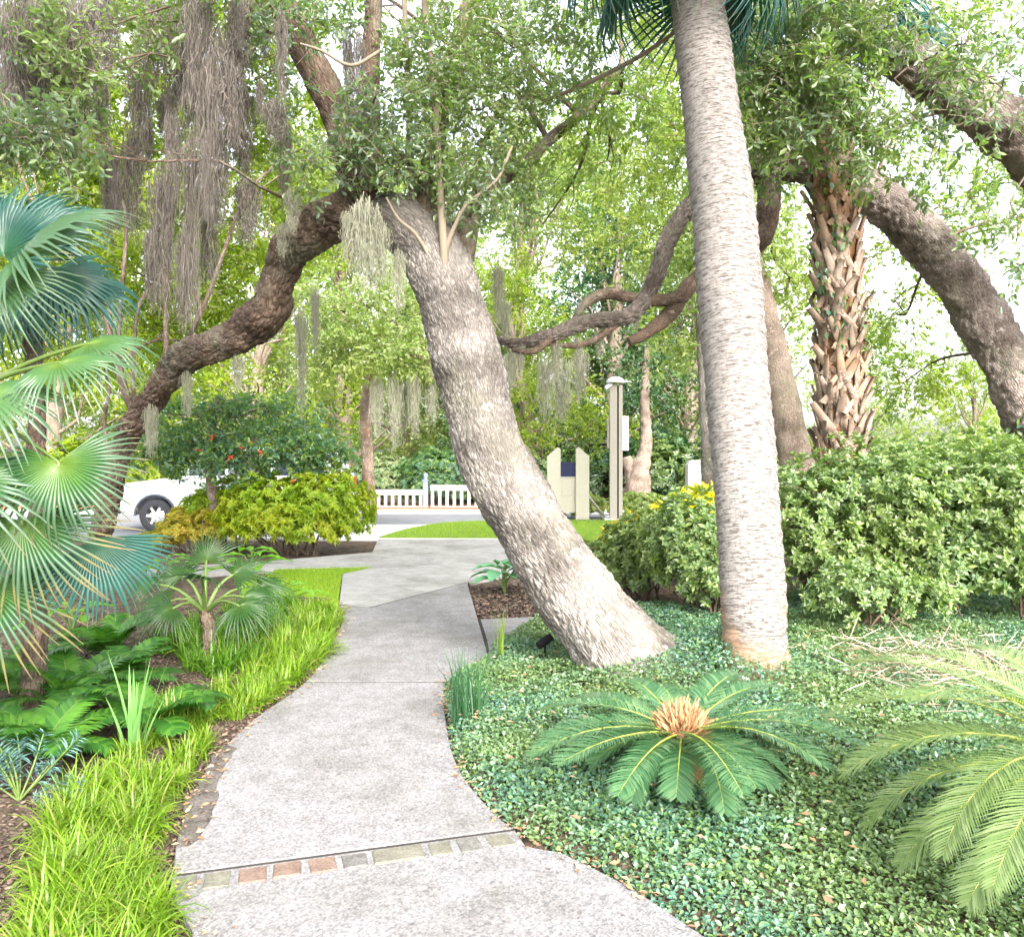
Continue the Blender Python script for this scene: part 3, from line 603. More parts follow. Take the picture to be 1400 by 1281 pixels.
# ------------------------------------------------------------------ the great oak at the right
rb = A_([7.6, 10.0, .1])
roak = root('live_oak', rb, 'huge live oak whose grey limbs reach in above the azaleas', 'tree')
g = Geo()
r0 = [(7.8, 10.0, 0., .75), (7.55, 10.05, .6, .55), (7.0, 10.1, 1.4, .38)] + limb([(1415, 580, 10.2, 69.9), (1372, 490, 10.3, 65.4), (1322, 400, 10.4, 63.8), (1262, 325, 10.5, 62.3), (1200, 268, 10.6, 57.8), (1130, 235, 10.7, 48.6), (1075, 226, 10.7, 39.5), (1030, 232, 10.6, 34), (985, 250, 10.5, 28.9), (945, 280, 10.4, 25.5), (915, 325, 10.3, 22.9), (890, 395, 10.2, 21.2), (858, 432, 10.1, 21.2), (805, 440, 10.0, 20.4), (752, 460, 9.9, 18.7), (705, 470, 9.8, 11.9), (670, 460, 9.7, 6)])
r0q = tube(g, r0, 66, .02, 0, .14, (18, 7, .022), True, 12); part('trunk', g, [M['grey_limb']], roak, True)
g = Geo()
r1 = [(7.55, 10.05, .6, .42), (7.6, 9.6, 2.0, .40)] + limb([(1500, 330, 9.2, 81), (1405, 205, 9.0, 73.9), (1340, 150, 8.9, 70.4), (1270, 105, 8.8, 65.1), (1210, 62, 8.7, 52.8), (1170, 10, 8.6, 38.7), (1140, -60, 8.4, 29.9)])
r1q = tube(g, r1, 62, .02, 0, .15, (16, 7, .022), True, 14); part('limb', g, M['grey_limb'], roak, True)
g = Geo()
r2 = limb([(1050, 228, 10.6, 37.4), (1052, 268, 10.55, 34), (1044, 318, 10.5, 30.6), (1010, 355, 10.45, 25.5), (965, 372, 10.4, 22.9), (940, 395, 10.35, 21.2), (915, 430, 10.3, 20.4), (885, 455, 10.25, 17), (860, 467, 10.2, 13.6)])
tube(g, r2, 24, .03, 0, .12, (10, 8, .010), True, 15)
tube(g, limb([(945, 388, 10.3, 24), (925, 408, 10.25, 20), (880, 410, 10.2, 16), (830, 402, 10.2, 15), (800, 415, 10.15, 14), (786, 438, 10.1, 12)]), 16, .03, 0, .12)
tube(g, limb([(1065, 222, 10.6, 30), (1100, 190, 10.4, 24), (1120, 130, 10.2, 18)]), 12, .04, 0, .1)
tube(g, limb([(760, 455, 9.9, 14), (730, 480, 9.8, 9), (700, 478, 9.75, 6)]), 8, .04); tube(g, limb([(858, 432, 10.1, 12), (800, 470, 10.0, 9), (740, 470, 9.9, 6)]), 8, .04)
part('limb', g, M['limb_bark'], roak, True)
nr = [(1060, 60, 8.0, 75, 60, 66), (1080, 150, 8.0, 80, 60, 76), (1130, 110, 7.9, 60, 60, 56), (1130, 30, 7.9, 90, 60, 61), (1180, 190, 8.0, 60, 40, 30), (1240, 150, 8.2, 50, 30, 10), (1060, 210, 8.6, 50, 40, 25), (1320, 60, 8.0, 80, 50, 22), (1390, 330, 8.0, 40, 60, 12), (1230, 20, 7.8, 60, 50, 25), (1370, 120, 7.8, 50, 60, 12), (1270, 220, 8.4, 60, 50, 12), (1290, 145, 8.0, 36, 22, 6), (1100, -20, 7.8, 110, 40, 35)]
crown(roak, list(r1q[75::15]) + list(r0q[150:275:15]), nr, OAKN, LM('near_leaf', 'twig'), 1.15, .014)
nm = [(1290, 300, 12, 110, 70, 60), (1220, 430, 12.5, 70, 50, 36), (1330, 490, 13, 70, 40, 20), (1240, 520, 12.5, 60, 45, 56), (1380, 250, 12, 70, 80, 32), (1060, 130, 11, 80, 80, 80), (960, 140, 11.5, 60, 100, 88), (1230, 200, 12, 110, 60, 36), (1360, 30, 11, 90, 50, 36)]
crown(roak, list(r0q[75:325:17]) + list(r1q[50::17]), nm, OAK, LM('oak_leaf'), 1.3, .026)
g = Geo(); lv = []
q = crom(r0, .025); q = q[(q[:, 2] > .8) & (q[:, 2] < 2.6)]; sel = q[rng.integers(0, len(q), 420)]
dd = unit(rng.normal(0, 1, (420, 3)) + A_([.3, -1.2, 0])); pp = sel[:, :3] + dd * sel[:, 3:4] * 1.03
g.inst(leaf(.7, .08, .15, True), basis(unit(rng.normal(0, .6, (420, 3)) + A_([0, 0, -1])), rng.normal(0, .5, 420)), rng.uniform(.06, .11, 420), pp)
single('climbing_vine', g, M['holly'], 'dark leafy vine climbing the grey oak trunk behind the azaleas', 'vine')

# ------------------------------------------------------------------ palms
pb = A_([*P(1033, 900, 5.42)[:2], 0.]); pb[2] = Hs(pb[0], pb[1])
palm = root('cabbage_palm', pb, 'tall cabbage palm with smooth ringed grey trunk standing in the jasmine bed', 'palm')
g = Geo()
pr = [(*(pb - A_([0, 0, .2])), .30)] + limb([(1034, 918, 5.42, 98), (1031, 870, 5.44, 87), (1029, 800, 5.5, 86), (1015, 600, 5.8, 86), (1002, 450, 6.05, 86), (990, 300, 6.2, 84), (972, 150, 6.4, 76), (953, 0, 6.5, 70), (944, -70, 6.6, 66), (938, -125, 6.6, 62)])
tube(g, pr, 64, .011, 0, .03, None, True, 4, rings=.042); part('trunk', g, M['palm'], palm, True)
def fan(R=.55, n=40, spread=250, split=.5, droop=.25, tipdroop=.5, pleat=.035, lift=.15, seed=0, ragged=.06):
    """palm fan in the XY plane: hub at origin, axis +X, upper side +Z"""
    r = np.random.default_rng(seed); g = Geo(); da = math.radians(spread) / n
    lv = A_([.015, .2, split * .75, split, split + (1 - split) * .35, split + (1 - split) * .7, 1.0]); k = len(lv)
    for i in range(n):
        a = -math.radians(spread) / 2 + da * (i + .5); Rl = R * (.78 + .22 * math.cos(a * .55)) * (1 + r.normal(0, ragged))
        wob = r.normal(0, .035); dz = r.normal(0, .05); V = []; U = []
        for j, t in enumerate(lv):
            hw = math.tan(da / 2) * t * Rl
            if t > split: hw = math.tan(da / 2) * split * Rl * (1 - ((t - split) / (1 - split)) ** 1.1) * .82 + .0012
            aa = a + (wob * max(0, t - split) / (1 - split)); ca, sa = math.cos(aa), math.sin(aa); rr = t * Rl
            tip = max(0, t - split) / (1 - split)
            z = lift * R * math.sin(min(1, t) * math.pi * .5) * math.cos(a) - droop * R * t ** 2 - (tipdroop + dz) * R * tip ** 2 * .5; rr *= 1 - .12 * tip ** 2 * tipdroop
            pl = pleat * R * min(1, t / split) * (1 if t <= split else (1 - tip) * .7)
            for s_, zz in ((-1, -pl * .5), (0, pl * .5), (1, -pl * .5)):
                V.append((ca * rr - sa * s_ * hw, sa * rr + ca * s_ * hw, z + zz)); U.append((.5 + s_ * .5, t))
        T = []
        for j in range(k - 1):
            for s_ in (0, 1):
                p0 = j * 3 + s_; T += [(p0, p0 + 3, p0 + 4), (p0, p0 + 4, p0 + 1)]
        g.add(V, T, U)
    return g
def frond(rootobj, mat, hub, axis, nrm, crownpt, R=.55, pet=.012, name='frond', **kw):
    B = basis(A_(axis, float), ref=nrm)[0]; Rm = np.stack([B[:, 1], -B[:, 0], B[:, 2]], 1)
    V, T, U, m_ = fan(R, **kw).tpl(); g = Geo().add(V @ Rm.T + hub, T, U)
    o = part(name, g, M[mat], rootobj)
    gp_ = Geo(); md = (A_(crownpt) + hub) / 2 + A_([0, 0, .06]); tube(gp_, [(*crownpt, pet * 1.6), (*md, pet), (*hub, pet * .7), (*(hub + unit(A_(axis, float)[None])[0] * R * .12 - B[:, 2] * .012), pet * .3)], 6, .06)
    link('petiole', gp_.mesh('petiole', A_(root_world(o)), True), M['petiole'], o)
ct = A_(pr[-1][:3])
for q, (dx, dy, dz, R) in enumerate([(-1, -.35, -.45, 1.0), (-.75, .3, -.75, .95), (-.45, -.7, -.6, .95), (.7, -.3, -.65, .95), (.95, .35, -.4, 1.0), (.35, .8, -.6, .95), (.2, -.8, -.2, .95), (-.9, .5, .2, 1.0), (.8, -.6, .3, 1.0), (-.3, .8, .4, 1.0), (-.5, -.5, .6, 1.), (.3, .2, .95, 1.), (-.95, -.1, -.1, 1.0), (.55, .1, -.8, .9)]):
    d = unit(A_([[dx, dy, dz]]))[0]; hub = ct + d * .62 + A_([0, 0, -.05])
    frond(palm, 'fan_blue', hub, d + A_([0, 0, -.35]), (d[0] * .2, d[1] * .2 - .1, 1), ct, R * .8, .014, n=34, spread=230, split=.38, droop=.35, tipdroop=.7, seed=100 + q)
# boot palm
bp = A_([*P(1152, 800, 9.2)[:2], .1]); boots = root('boot_clad_palm', bp, 'palm whose trunk is clad in crossing cut leaf bases and orange fibre', 'palm')
g = Geo(); br_ = [(*(bp - A_([0, 0, .1])), .34)] + limb([(1152, 760, 9.2, 58), (1150, 600, 9.2, 54), (1148, 450, 9.2, 50), (1142, 300, 9.2, 46), (1135, 180, 9.2, 44), (1132, 60, 9.2, 42)])
bq = tube(g, br_, 28, .05, 0, .06); part('trunk', g, M['fibre'], boots, True)
def boot_mesh():
    g = Geo()
    for s_ in (-1, 1):      # the split base: two straps that join below the stub
        q = []
        for t in np.linspace(0, 1, 5):
            x = s_ * .075 * (1 - t) ** .9; z = -.17 + .21 * t; y = .012 + .045 * t
            q.append((x, y, z, .030 * (1 - .25 * t)))
        q = A_(q); n = len(q); V = []; 
        for x, y, z, w2 in q: V += [(x - w2, y - .012, z), (x - w2 * .6, y + .012, z), (x + w2 * .6, y + .012, z), (x + w2, y - .012, z)]
        T = []
        for j in range(n - 1):
            for a_ in range(3): T += [(j * 4 + a_, j * 4 + a_ + 4, j * 4 + a_ + 5), (j * 4 + a_, j * 4 + a_ + 5, j * 4 + a_ + 1)]
        g.add(V, T, A_([(v[0], v[2]) for v in V]))
    V = []; T = []
    for t in np.linspace(0, 1, 4):
        y = .05 + .11 * t ** 1.3; z = .02 + .20 * t; w2 = .048 * (1 - .45 * t); th_ = .018
        V += [(-w2, y - th_, z), (-w2 * .7, y + th_, z), (w2 * .7, y + th_, z), (w2, y - th_, z)]
    for j in range(3):
        for a_ in range(4): b_ = (a_ + 1) % 4; T += [(j * 4 + a_, j * 4 + a_ + 4, j * 4 + b_ + 4), (j * 4 + a_, j * 4 + b_ + 4, j * 4 + b_)]
    T += [(12, 13, 14), (12, 14, 15)]
    g.add(V, T, A_([(v[0], v[2]) for v in V])); return g
bme = boot_mesh().mesh('leaf_base')
qz = 0
for lev in np.arange(.55, 5.3, .118):
    j = int(np.argmin(np.abs(bq[:, 2] - bp[2] - lev))); c = bq[j]
    for s_ in range(6):
        a_ = qz * 2.4 + s_ * math.pi / 3 + rng.normal(0, .12)
        o = link('leaf_base', bme, M['boot'], boots); d = A_([math.cos(a_), math.sin(a_), 0])
        o.location = (c[:3] + d * (c[3] - .015)) - bp; sc = rng.uniform(1.0, 1.35); o.scale = (sc, sc * rng.uniform(.35, .7), sc * rng.uniform(1., 1.3))
        o.rotation_euler = (rng.normal(0, .10), (.32 if (qz + s_) % 2 else -.32) + rng.normal(0, .13), a_ - math.pi / 2)
    qz += 1
g = Geo(); n_ = 420; sel = bq[rng.integers(int(len(bq) * .45), int(len(bq) * .92), n_)]; dd = unit(rng.normal(0, 1, (n_, 3)) * A_([1, 1, .1]) + A_([-.3, -.6, 0])); keep_ = sn(sel[:, :3] + dd, 2.2, 3) > -.05; dd, sel = dd[keep_], sel[keep_]; n_ = len(sel)
g.inst(leaf(.6, .08, .15, True), basis(unit(rng.normal(0, .6, (n_, 3)) + A_([0, -.3, -1])), rng.normal(0, .5, n_)), rng.uniform(.06, .10, n_), sel[:, :3] + dd * (sel[:, 3:4] + .09)); single('climbing_vine', g, M['holly'], 'leafy green vine climbing the boot-clad palm trunk', 'vine')
ct = A_(bq[-1][:3])
for q in range(11):
    a_ = q * 2.4; d = unit(A_([[math.cos(a_), math.sin(a_), rng.uniform(-.1, .8)]]))[0]; hub = ct + d * .7
    frond(boots, 'fan_blue', hub, d + A_([0, 0, -.3]), (0, 0, 1), ct, .8, .014, n=30, spread=220, split=.38, droop=.35, tipdroop=.7, seed=130 + q)
# left fan palms
def fan_palm(loc, top, label, specs, trunk_r=.09, name='fan_palm', mat='dark'):
    ro = root(name, loc, label, 'palm'); g = Geo(); l_, t_ = A_(loc), A_(top)
    tube(g, [(*(l_ - A_([0, 0, .05])), trunk_r * 1.3), (*((l_ + t_) / 2 + A_([.02, .02, 0])), trunk_r), (*t_, trunk_r * .85)], 20, .03, 0, .22, (9, 14, .018), True, 21)
    part('trunk', g, M['limb_bark'], ro, True)
    for q, (m_, hu, hv, hy, ax, nr_, R, kw) in enumerate(specs):
        frond(ro, m_, P(hu, hv, hy), ax, nr_, t_ + A_([0, 0, -.03]), R, seed=200 + q + int(abs(loc[0]) * 10), **kw)
    return ro
dro = dict(n=26, spread=200, split=.34, droop=.25, tipdroop=.6, lift=.1, ragged=.12)
fl = P(-75, 620, 4.4); 
fan_palm((fl[0], 4.4, Hs(fl[0], 4.4)), P(-72, 560, 4.4), 'fan palm with wide drooping pleated leaves and tan frayed tips', [
    ('fan', 80, 632, 3.9, (.25, -.35, -1), (.05, -.9, .5), .40, dict(n=44, spread=255, split=.5, droop=.10, tipdroop=.45, lift=.05)),
    ('fan_old', 30, 712, 3.9, (.15, -.3, -1), (.1, -.9, .4), .48, dict(n=40, spread=220, split=.46, droop=.12, tipdroop=.3, lift=.05)),
    ('fan_blue', 128, 735, 4.1, (.45, -.1, -1), (.5, -.8, .35), .42, dict(n=34, spread=150, split=.6, droop=.1, tipdroop=.3, lift=.05)),
    ('fan_pale', 82, 496, 4.0, (.9, -.45, -.30), (.05, -.55, .85), .38, dict(n=38, spread=290, split=.36, droop=.22, tipdroop=.5, lift=.12)),
    ('fan_pale', 120, 470, 4.3, (1, .1, -.05), (-.1, -.45, .9), .38, dict(n=34, spread=230, split=.45, droop=.22, tipdroop=.6, lift=.15)),
    ('fan_old', -20, 800, 3.9, (.5, -.3, -.9), (.3, -.8, .5), .50, dict(n=34, spread=200, split=.42, droop=.15, tipdroop=.4)),
    ('fan_pale', -25, 540, 3.9, (.8, -.4, -.5), (.1, -.6, .8), .45, dict(n=34, spread=240, split=.45, droop=.2, tipdroop=.6)),
    ('fan', -60, 660, 3.8, (.7, -.5, -.6), (.2, -.8, .6), .5, dict(n=34, spread=240, split=.45, droop=.2, tipdroop=.5)),
    ('fan', -160, 520, 4.2, (-.8, -.4, -.1), (0, -.5, .8), .5, dict(n=34, spread=240, split=.45, droop=.2, tipdroop=.5))])
f2 = P(46, 620, 5.0)
fan_palm((f2[0], 5.0, Hs(f2[0], 5.0)), P(44, 385, 5.0), 'taller fan palm with blue-green leaves atop a slim brown stem', [
    ('fan_pale', 32, 352, 4.5, (1, -.15, .32), (-.45, -.45, .8), .62, dict(n=36, spread=190, split=.5, droop=.22, tipdroop=.3, lift=.3, pleat=.06)),
    ('fan_blue', 5, 350, 4.9, (.35, .1, 1), (-.2, -.9, .3), .52, dict(n=36, spread=230, split=.5, droop=.1, tipdroop=.3)),
    ('fan_blue', 70, 372, 4.9, (.7, -.1, -.75), (.4, -.7, .6), .50, dict(n=36, spread=220, split=.5, droop=.2, tipdroop=.5)),
    ('fan_blue', 95, 395, 5.1, (1, .1, -.2), (.1, -.5, .85), .48, dict(n=36, spread=200, split=.5, droop=.2, tipdroop=.5)),
    ('fan_blue', 20, 400, 4.8, (-.1, -.3, -1), (0, -.9, .4), .45, dict(n=34, spread=220, split=.5, droop=.15, tipdroop=.5)),
    ('fan_pale', -5, 375, 4.4, (.1, -.5, -.9), (0, -.8, .6), .5, dict(n=34, spread=200, split=.45, droop=.15, tipdroop=.5)),
    ('fan_blue', -20, 330, 5.2, (-.6, .2, .7), (0, -.8, .5), .55, dict(n=34, spread=220, split=.5, droop=.15, tipdroop=.5)),
    ('fan_blue', 45, 320, 5.3, (.1, .5, .8), (0, -.8, .5), .5, dict(n=34, spread=220, split=.5, droop=.15, tipdroop=.5))], .055)
f3 = GH(283, 903); tz = P(280, 832, f3[1])
fan_palm(f3, tz, 'short young fan palm on a dark fibrous stub among the grass border', [
    ('fan_dim', *a_) for a_ in [(x_, y_ + 16, 6.4 + dy_, (ax_, dy_ * 2, az_), (0, -.5, .9), R_ * .86, dict(dro, droop=.06 + .07 * (q_ % 3))) for q_, (x_, y_, dy_, ax_, az_, R_) in enumerate([(232, 806, -.1, -.9, -.2, .40), (332, 800, -.1, .9, -.3, .40), (250, 772, .15, -.6, .3, .40), (318, 770, .15, .6, .3, .42), (238, 815, -.3, -.8, -.45, .36), (326, 812, -.3, .8, -.4, .36), (276, 775, -.35, -.1, .25, .32), (210, 782, .1, -.9, .05, .38), (352, 785, .1, .95, -.05, .4), (282, 752, .2, .0, .7, .36)])]], .05)

# unseen oak added behind the viewer so its canopy shades the near path
hb_ = A_([-5.2, -3.0, 0.]); shade_oak = root('live_oak', hb_, 'added unseen live oak whose canopy shades the near end of the path', 'tree')
g = Geo(); hq = tube(g, [(-5.2, -3.0, -.2, .8), (-5.1, -2.9, .6, .5), (-4.8, -2.7, 2.5, .42), (-4.0, -2.2, 4.6, .36), (-2.4, -1.4, 6.4, .28), (-.4, -.4, 7.4, .2), (1.8, .4, 8.0, .13), (3.6, 1.0, 8.3, .06)], 32, .06, 0, .1, (14, 8, .012)); part('trunk', g, M['far_bark'], shade_oak, True)
g = Geo(); gb = Geo()
for q in range(26):
    c = A_([rng.uniform(-5.5, 5.5), rng.uniform(-1.5, 3.6), rng.uniform(7.4, 9.2)]); clump(g, c, (1.1, 1.1, .6), 26, FAR, .8, .2); a = hq[np.argmin(np.linalg.norm(hq[:, :3] - c, axis=1))]; gb = Geo(); tube(gb, wig(a[:3], c, .05, .02, 3), 5, .4); part('branch', gb, M['far_bark'], shade_oak, True)
part('crown', g, LM('oak_leaf'), shade_oak)
# ------------------------------------------------------------------ sagos and ferns
def pinnate(L=.8, n=55, ll=.12, lw=.010, e0=.9, e1=-.5, vee=.35, fwd=.7, rr=.006, seed=0, sag=.25, twist=0., bare=.12):
    """feather leaf from the origin along +X; returns leaflets, rachis"""
    r = np.random.default_rng(seed); k = 24; t = np.linspace(0, 1, k); el = e0 + (e1 - e0) * t ** 1.2
    st = L / (k - 1); x = np.concatenate([[0], np.cumsum(np.cos(el[:-1]) * st)]); z = np.concatenate([[0], np.cumsum(np.sin(el[:-1]) * st)])
    y = twist * L * t ** 2; cv = np.stack([x, y, z], 1)
    gr = Geo(); tube(gr, [(*cv[i], rr * (1.15 - t[i])) for i in range(0, k, 3)] + [(*cv[-1], rr * .15)], 5, L / 14, cap=False)
    s_ = np.linspace(bare, .995, n); px = np.stack([np.interp(s_, t, cv[:, q]) for q in range(3)], 1); tg = unit(np.stack([np.interp(s_, t, np.gradient(cv[:, q])) for q in range(3)], 1))
    up = unit(np.cross(tg, A_([0, 1., 0])) * -1.0); up = np.where(up[:, 2:3] < -.2, -up, up); sd_ = np.cross(up, tg)
    prof = np.clip(np.minimum((s_ - bare) / .16 + .35, 1) * np.minimum((1.0 - s_) / .22 + .28, 1), .2, 1)
    gl = Geo()
    for sg in (-1, 1):
        d = unit(sd_ * sg + tg * (fwd + .5 * s_[:, None] ** 2) + up * (vee + r.normal(0, .06, (n, 1)))); ln = ll * prof * (1 + r.normal(0, .05, n))
        ax = np.cross(d, up); ax = unit(ax) if True else ax
        wv = unit(np.cross(d, up)) * lw * .5; V = []
        p0 = px; p1 = px + d * (ln * .5)[:, None]; p2 = px + d * ln[:, None] - up * (sag * ln)[:, None]
        V = np.stack([p0 - wv * .7, p0 + wv * .7, p1 - wv, p1 + wv, p2], 1)
        T = A_([[0, 1, 3], [0, 3, 2], [2, 3, 4]]); gl.add(V.reshape(-1, 3), (T[None] + (np.arange(n) * 5)[:, None, None]).reshape(-1, 3))
    return gl, gr
def rotz(a):
    c, s = math.cos(a), math.sin(a); return A_([[c, -s, 0], [s, c, 0], [0, 0, 1.]])
def feather_plant(name, loc, hub, label, cat, fronds, mat, rmat, group=None, **kw):
    ro = root(name, loc, label, cat, group)
    for q, (az, L, e0, e1) in enumerate(fronds):
        a, b = pinnate(L=L, e0=e0, e1=e1, seed=q + 7, twist=rng.normal(0, .08), **kw); R = rotz(az)
        o = None
        for gg_, nm in ((a, 'frond'), (b, 'rachis')):
            V, T, U, m_ = gg_.tpl(); g = Geo().add(V @ R.T + hub, T, U, m_)
            if nm == 'frond': o = part(nm, g, M[mat], ro)
            else: link(nm, g.mesh(nm, A_(root_world(ro)), True), M[rmat], o)
    return ro
s1 = GH(932, 1062); hub = s1 + A_([0, 0, .20])
fr = []
for q in range(16):
    az = q * 2 * math.pi / 16 + rng.normal(0, .1); fr.append((az, rng.uniform(.68, .88), rng.uniform(.25, .5), rng.uniform(-.6, -.2)))
for q in range(12):
    az = q * 2 * math.pi / 12 + .3; fr.append((az, rng.uniform(.42, .6), rng.uniform(.05, .25), rng.uniform(-1.1, -.7)))
sago = feather_plant('sago_palm', s1, hub, 'low sago palm with flat green fronds round a rusty brown crown', 'sago palm', fr, 'sago', 'rachis', n=54, ll=.125, lw=.0095, vee=.30, fwd=.75, sag=.12)
g = Geo(); tube(g, [(*(s1 - A_([0, 0, .05])), .10), (*(hub - A_([0, 0, .06])), .12), (*(hub + A_([0, 0, .03])), .09)], 18, .03, 0, .15); part('stem', g, M['fibre'], sago, True)
g = Geo(); n = 480; d = rdir(n, .0, 1.0); pp = hub + A_([0, 0, .0]) + d * A_([.10, .10, .11]) * rng.uniform(.5, 1, n)[:, None]
g.inst(leaf(.16, .02, -.1), basis(unit(d + rng.normal(0, .35, (n, 3)) + A_([0, 0, .45])), rng.normal(0, 1, n)), rng.uniform(.05, .10, n), pp); part('crown_tuft', g, M['cone'], sago)
s2 = A_([*P(1515, 1130, 2.95)[:2], 0.]); s2[2] = Hs(s2[0], s2[1]); hub2 = s2 + A_([0, 0, .32])
fr = [(math.radians(a), L * .95, e0, e1) for a, L, e0, e1 in [(180, 1.0, .55, -.85), (160, 1.05, .7, -.6), (200, 1.0, .55, -1.0), (218, 1.0, .5, -1.0), (142, 1.05, .75, -.4), (232, .95, .45, -1.1), (170, .95, .25, -1.0), (192, .9, .2, -1.15), (250, .9, .45, -1.0), (120, 1., .8, -.4), (95, 1., .8, -.4), (60, 1., .7, -.5), (20, 1., .6, -.6), (-20, 1., .6, -.6), (-60, 1., .6, -.7), (150, .9, .4, -.8), (208, .85, .1, -1.1), (185, .9, .9, -.3)]]
sago2 = feather_plant('sago_palm', s2, hub2, 'big sago palm with pale arching fronds spilling over the jasmine', 'sago palm', fr, 'sago_pale', 'rachis', n=72, ll=.145, lw=.0075, vee=.25, fwd=.85, sag=.12)
g = Geo(); tube(g, [(*(s2 - A_([0, 0, .05])), .13), (*(hub2 - A_([0, 0, .08])), .15), (*(hub2 + A_([0, 0, .05])), .10)], 20, .03, 0, .15); part('stem', g, M['fibre'], sago2, True)
for (u, v, R_, n_, lab) in [(95, 975, .62, 15, 'dark green coontie fern with broad fronds below the drooping fan leaves'), (205, 1000, .50, 13, 'low coontie fern behind the iris blades at the edge of the mulch'), (22, 955, .60, 13, 'coontie fern with long leaning fronds left of the fern under the fan palm'), (150, 900, .50, 12, 'small coontie fern beneath the blue-green shaded fan leaf'), (55, 1040, .5, 14, 'coontie fern in the mulch just behind the blue spurge'), (165, 950, .45, 12, 'coontie fern between the iris blades and the young fan palm')]:
    c = GH(u, v); fr = [(q * 2 * math.pi / n_ + rng.normal(0, .15), R_ * rng.uniform(.75, 1.1), rng.uniform(.6, 1.25), rng.uniform(-.6, .1)) for q in range(n_)]
    feather_plant('coontie_fern', c, c + A_([0, 0, .02]), lab, 'fern', fr, 'fern', 'petiole', 'coontie ferns in the left bed', n=32, ll=.125, lw=.019, vee=.12, fwd=.45, sag=.2, rr=.005)

# ------------------------------------------------------------------ grassy plants
def blades(n=130, L=.26, wd=.008, R=.06, lean=(.15, 1.0), curl=1.2, seed=0, k=5, stiff=False):
    r = np.random.default_rng(seed); g = Geo(); az = r.uniform(0, 2 * np.pi, n); ln = L * r.uniform(.6, 1.15, n); le = r.uniform(*lean, n); b0 = R * np.sqrt(r.random(n)); ba = r.uniform(0, 2 * np.pi, n)
    t = np.linspace(0, 1, k); ang = le[:, None] * .5 + curl * le[:, None] * t[None] ** 1.3      # from vertical
    st = ln[:, None] / (k - 1); dx = np.cumsum(np.sin(ang) * st, 1); dz = np.cumsum(np.cos(ang) * st, 1); dx[:, 0] = 0; dz[:, 0] = 0
    ca, sa = np.cos(az)[:, None], np.sin(az)[:, None]; c = np.stack([dx * ca + (b0 * np.cos(ba))[:, None], dx * sa + (b0 * np.sin(ba))[:, None], dz], 2)
    pw = np.stack([-np.sin(az), np.cos(az), r.normal(0, .25, n)], 1); w = wd * .5 * np.clip(1.05 - t ** 2.2, .06, 1)
    V = np.stack([c - pw[:, None] * w[None, :, None], c + pw[:, None] * w[None, :, None]], 2).reshape(n, -1, 3)
    T = []
    for j in range(k - 1): T += [(2 * j, 2 * j + 1, 2 * j + 3), (2 * j, 2 * j + 3, 2 * j + 2)]
    T = A_(T); g.add(V.reshape(-1, 3), (T[None] + (np.arange(n) * 2 * k)[:, None, None]).reshape(-1, 3)); return g
near_cl = [blades(240, .175, .0075, .085, (.35, 1.75), 1.5, s).mesh('grass_clump') for s in range(4)]
mid_cl = [blades(120, .165, .009, .07, (.2, 1.4), 1.4, s + 9).mesh('grass_clump') for s in range(4)]
mid_cl2 = [blades(120, .18, .009, .07, (.2, 1.3), 1.3, s + 19).mesh('grass_clump') for s in range(3)]
def put(name, me, mat, loc, rz, sc, label, cat, group): 
    o = link(name, me, M[mat], None, [float(x) for x in loc]); o.rotation_euler = (0, 0, rz); o.scale = (sc,) * 3; return tag(o, label, cat, group)
def strip(n, v0, v1, offs, vary):
    out = []
    for q in range(n):
        v = v0 + (v1 - v0) * (q + rng.uniform(-.4, .4)) / n; p = G(300, v); y = p[1]; x = np.interp(y, PL[:, 1], PL[:, 0]) - rng.uniform(*offs); out.append((x, y + rng.normal(0, vary)))
    return out
nb = []
for row, (o0, o1) in enumerate([(.15, .20), (.27, .33), (.38, .45)]): nb += strip(11, 1340, 1070, (o0, o1), .02)
for x, y in nb: put('grass_clump', near_cl[rng.integers(4)], 'liriope', (x, y, Hs(x, y)), rng.uniform(0, 6.3), rng.uniform(.7, 1.12), 'thick lime-yellow grass clump lining the path by the brick course', 'grass clump', 'lime grass clumps beside the brick course')
mb = []
for (o0, o1, v0, v1, n) in [(.10, .2, 1075, 990, 4), (.26, .42, 1085, 985, 6), (.08, .14, 985, 935, 7), (.22, .34, 1000, 935, 7), (.4, .52, 1010, 945, 5)]: mb += strip(n, v0, v1, (o0, o1), .04)
for x, y in mb: put('grass_clump', mid_cl[rng.integers(4)], 'liriope', (x, y, Hs(x, y)), rng.uniform(0, 6.3), rng.uniform(.7, 1.0), 'small lime grass clump on the bare path edge beyond the dirt patch', 'grass clump', 'small grass clumps past the dirt patch')
fb_ = []
for (o0, o1, v0, v1, n) in [(.06, .12, 930, 838, 13), (.2, .3, 935, 835, 13), (.36, .5, 935, 835, 12), (.56, .75, 925, 835, 11), (.8, 1.05, 915, 840, 9), (1.1, 1.3, 900, 850, 5)]: fb_ += strip(n, v0, v1, (o0, o1), .05)
for x, y in fb_:
    inner = np.interp(y, PL[:, 1], PL[:, 0]) - x > .42
    if inner and rng.random() < .75: put('grass_clump', mid_cl2[rng.integers(3)], 'liriope_mid', (x, y, Hs(x, y)), rng.uniform(0, 6.3), rng.uniform(.9, 1.4), 'darker green grass clump set back from the path by the young fan palm', 'grass clump', 'dark grass clumps by the young fan palm')
    else: put('grass_clump', mid_cl[rng.integers(4)], 'liriope', (x, y, Hs(x, y)), rng.uniform(0, 6.3), rng.uniform(.75, 1.25), 'lime green border clump between the lawn corner and the path joint', 'grass clump', 'border grass clumps by the path joint')
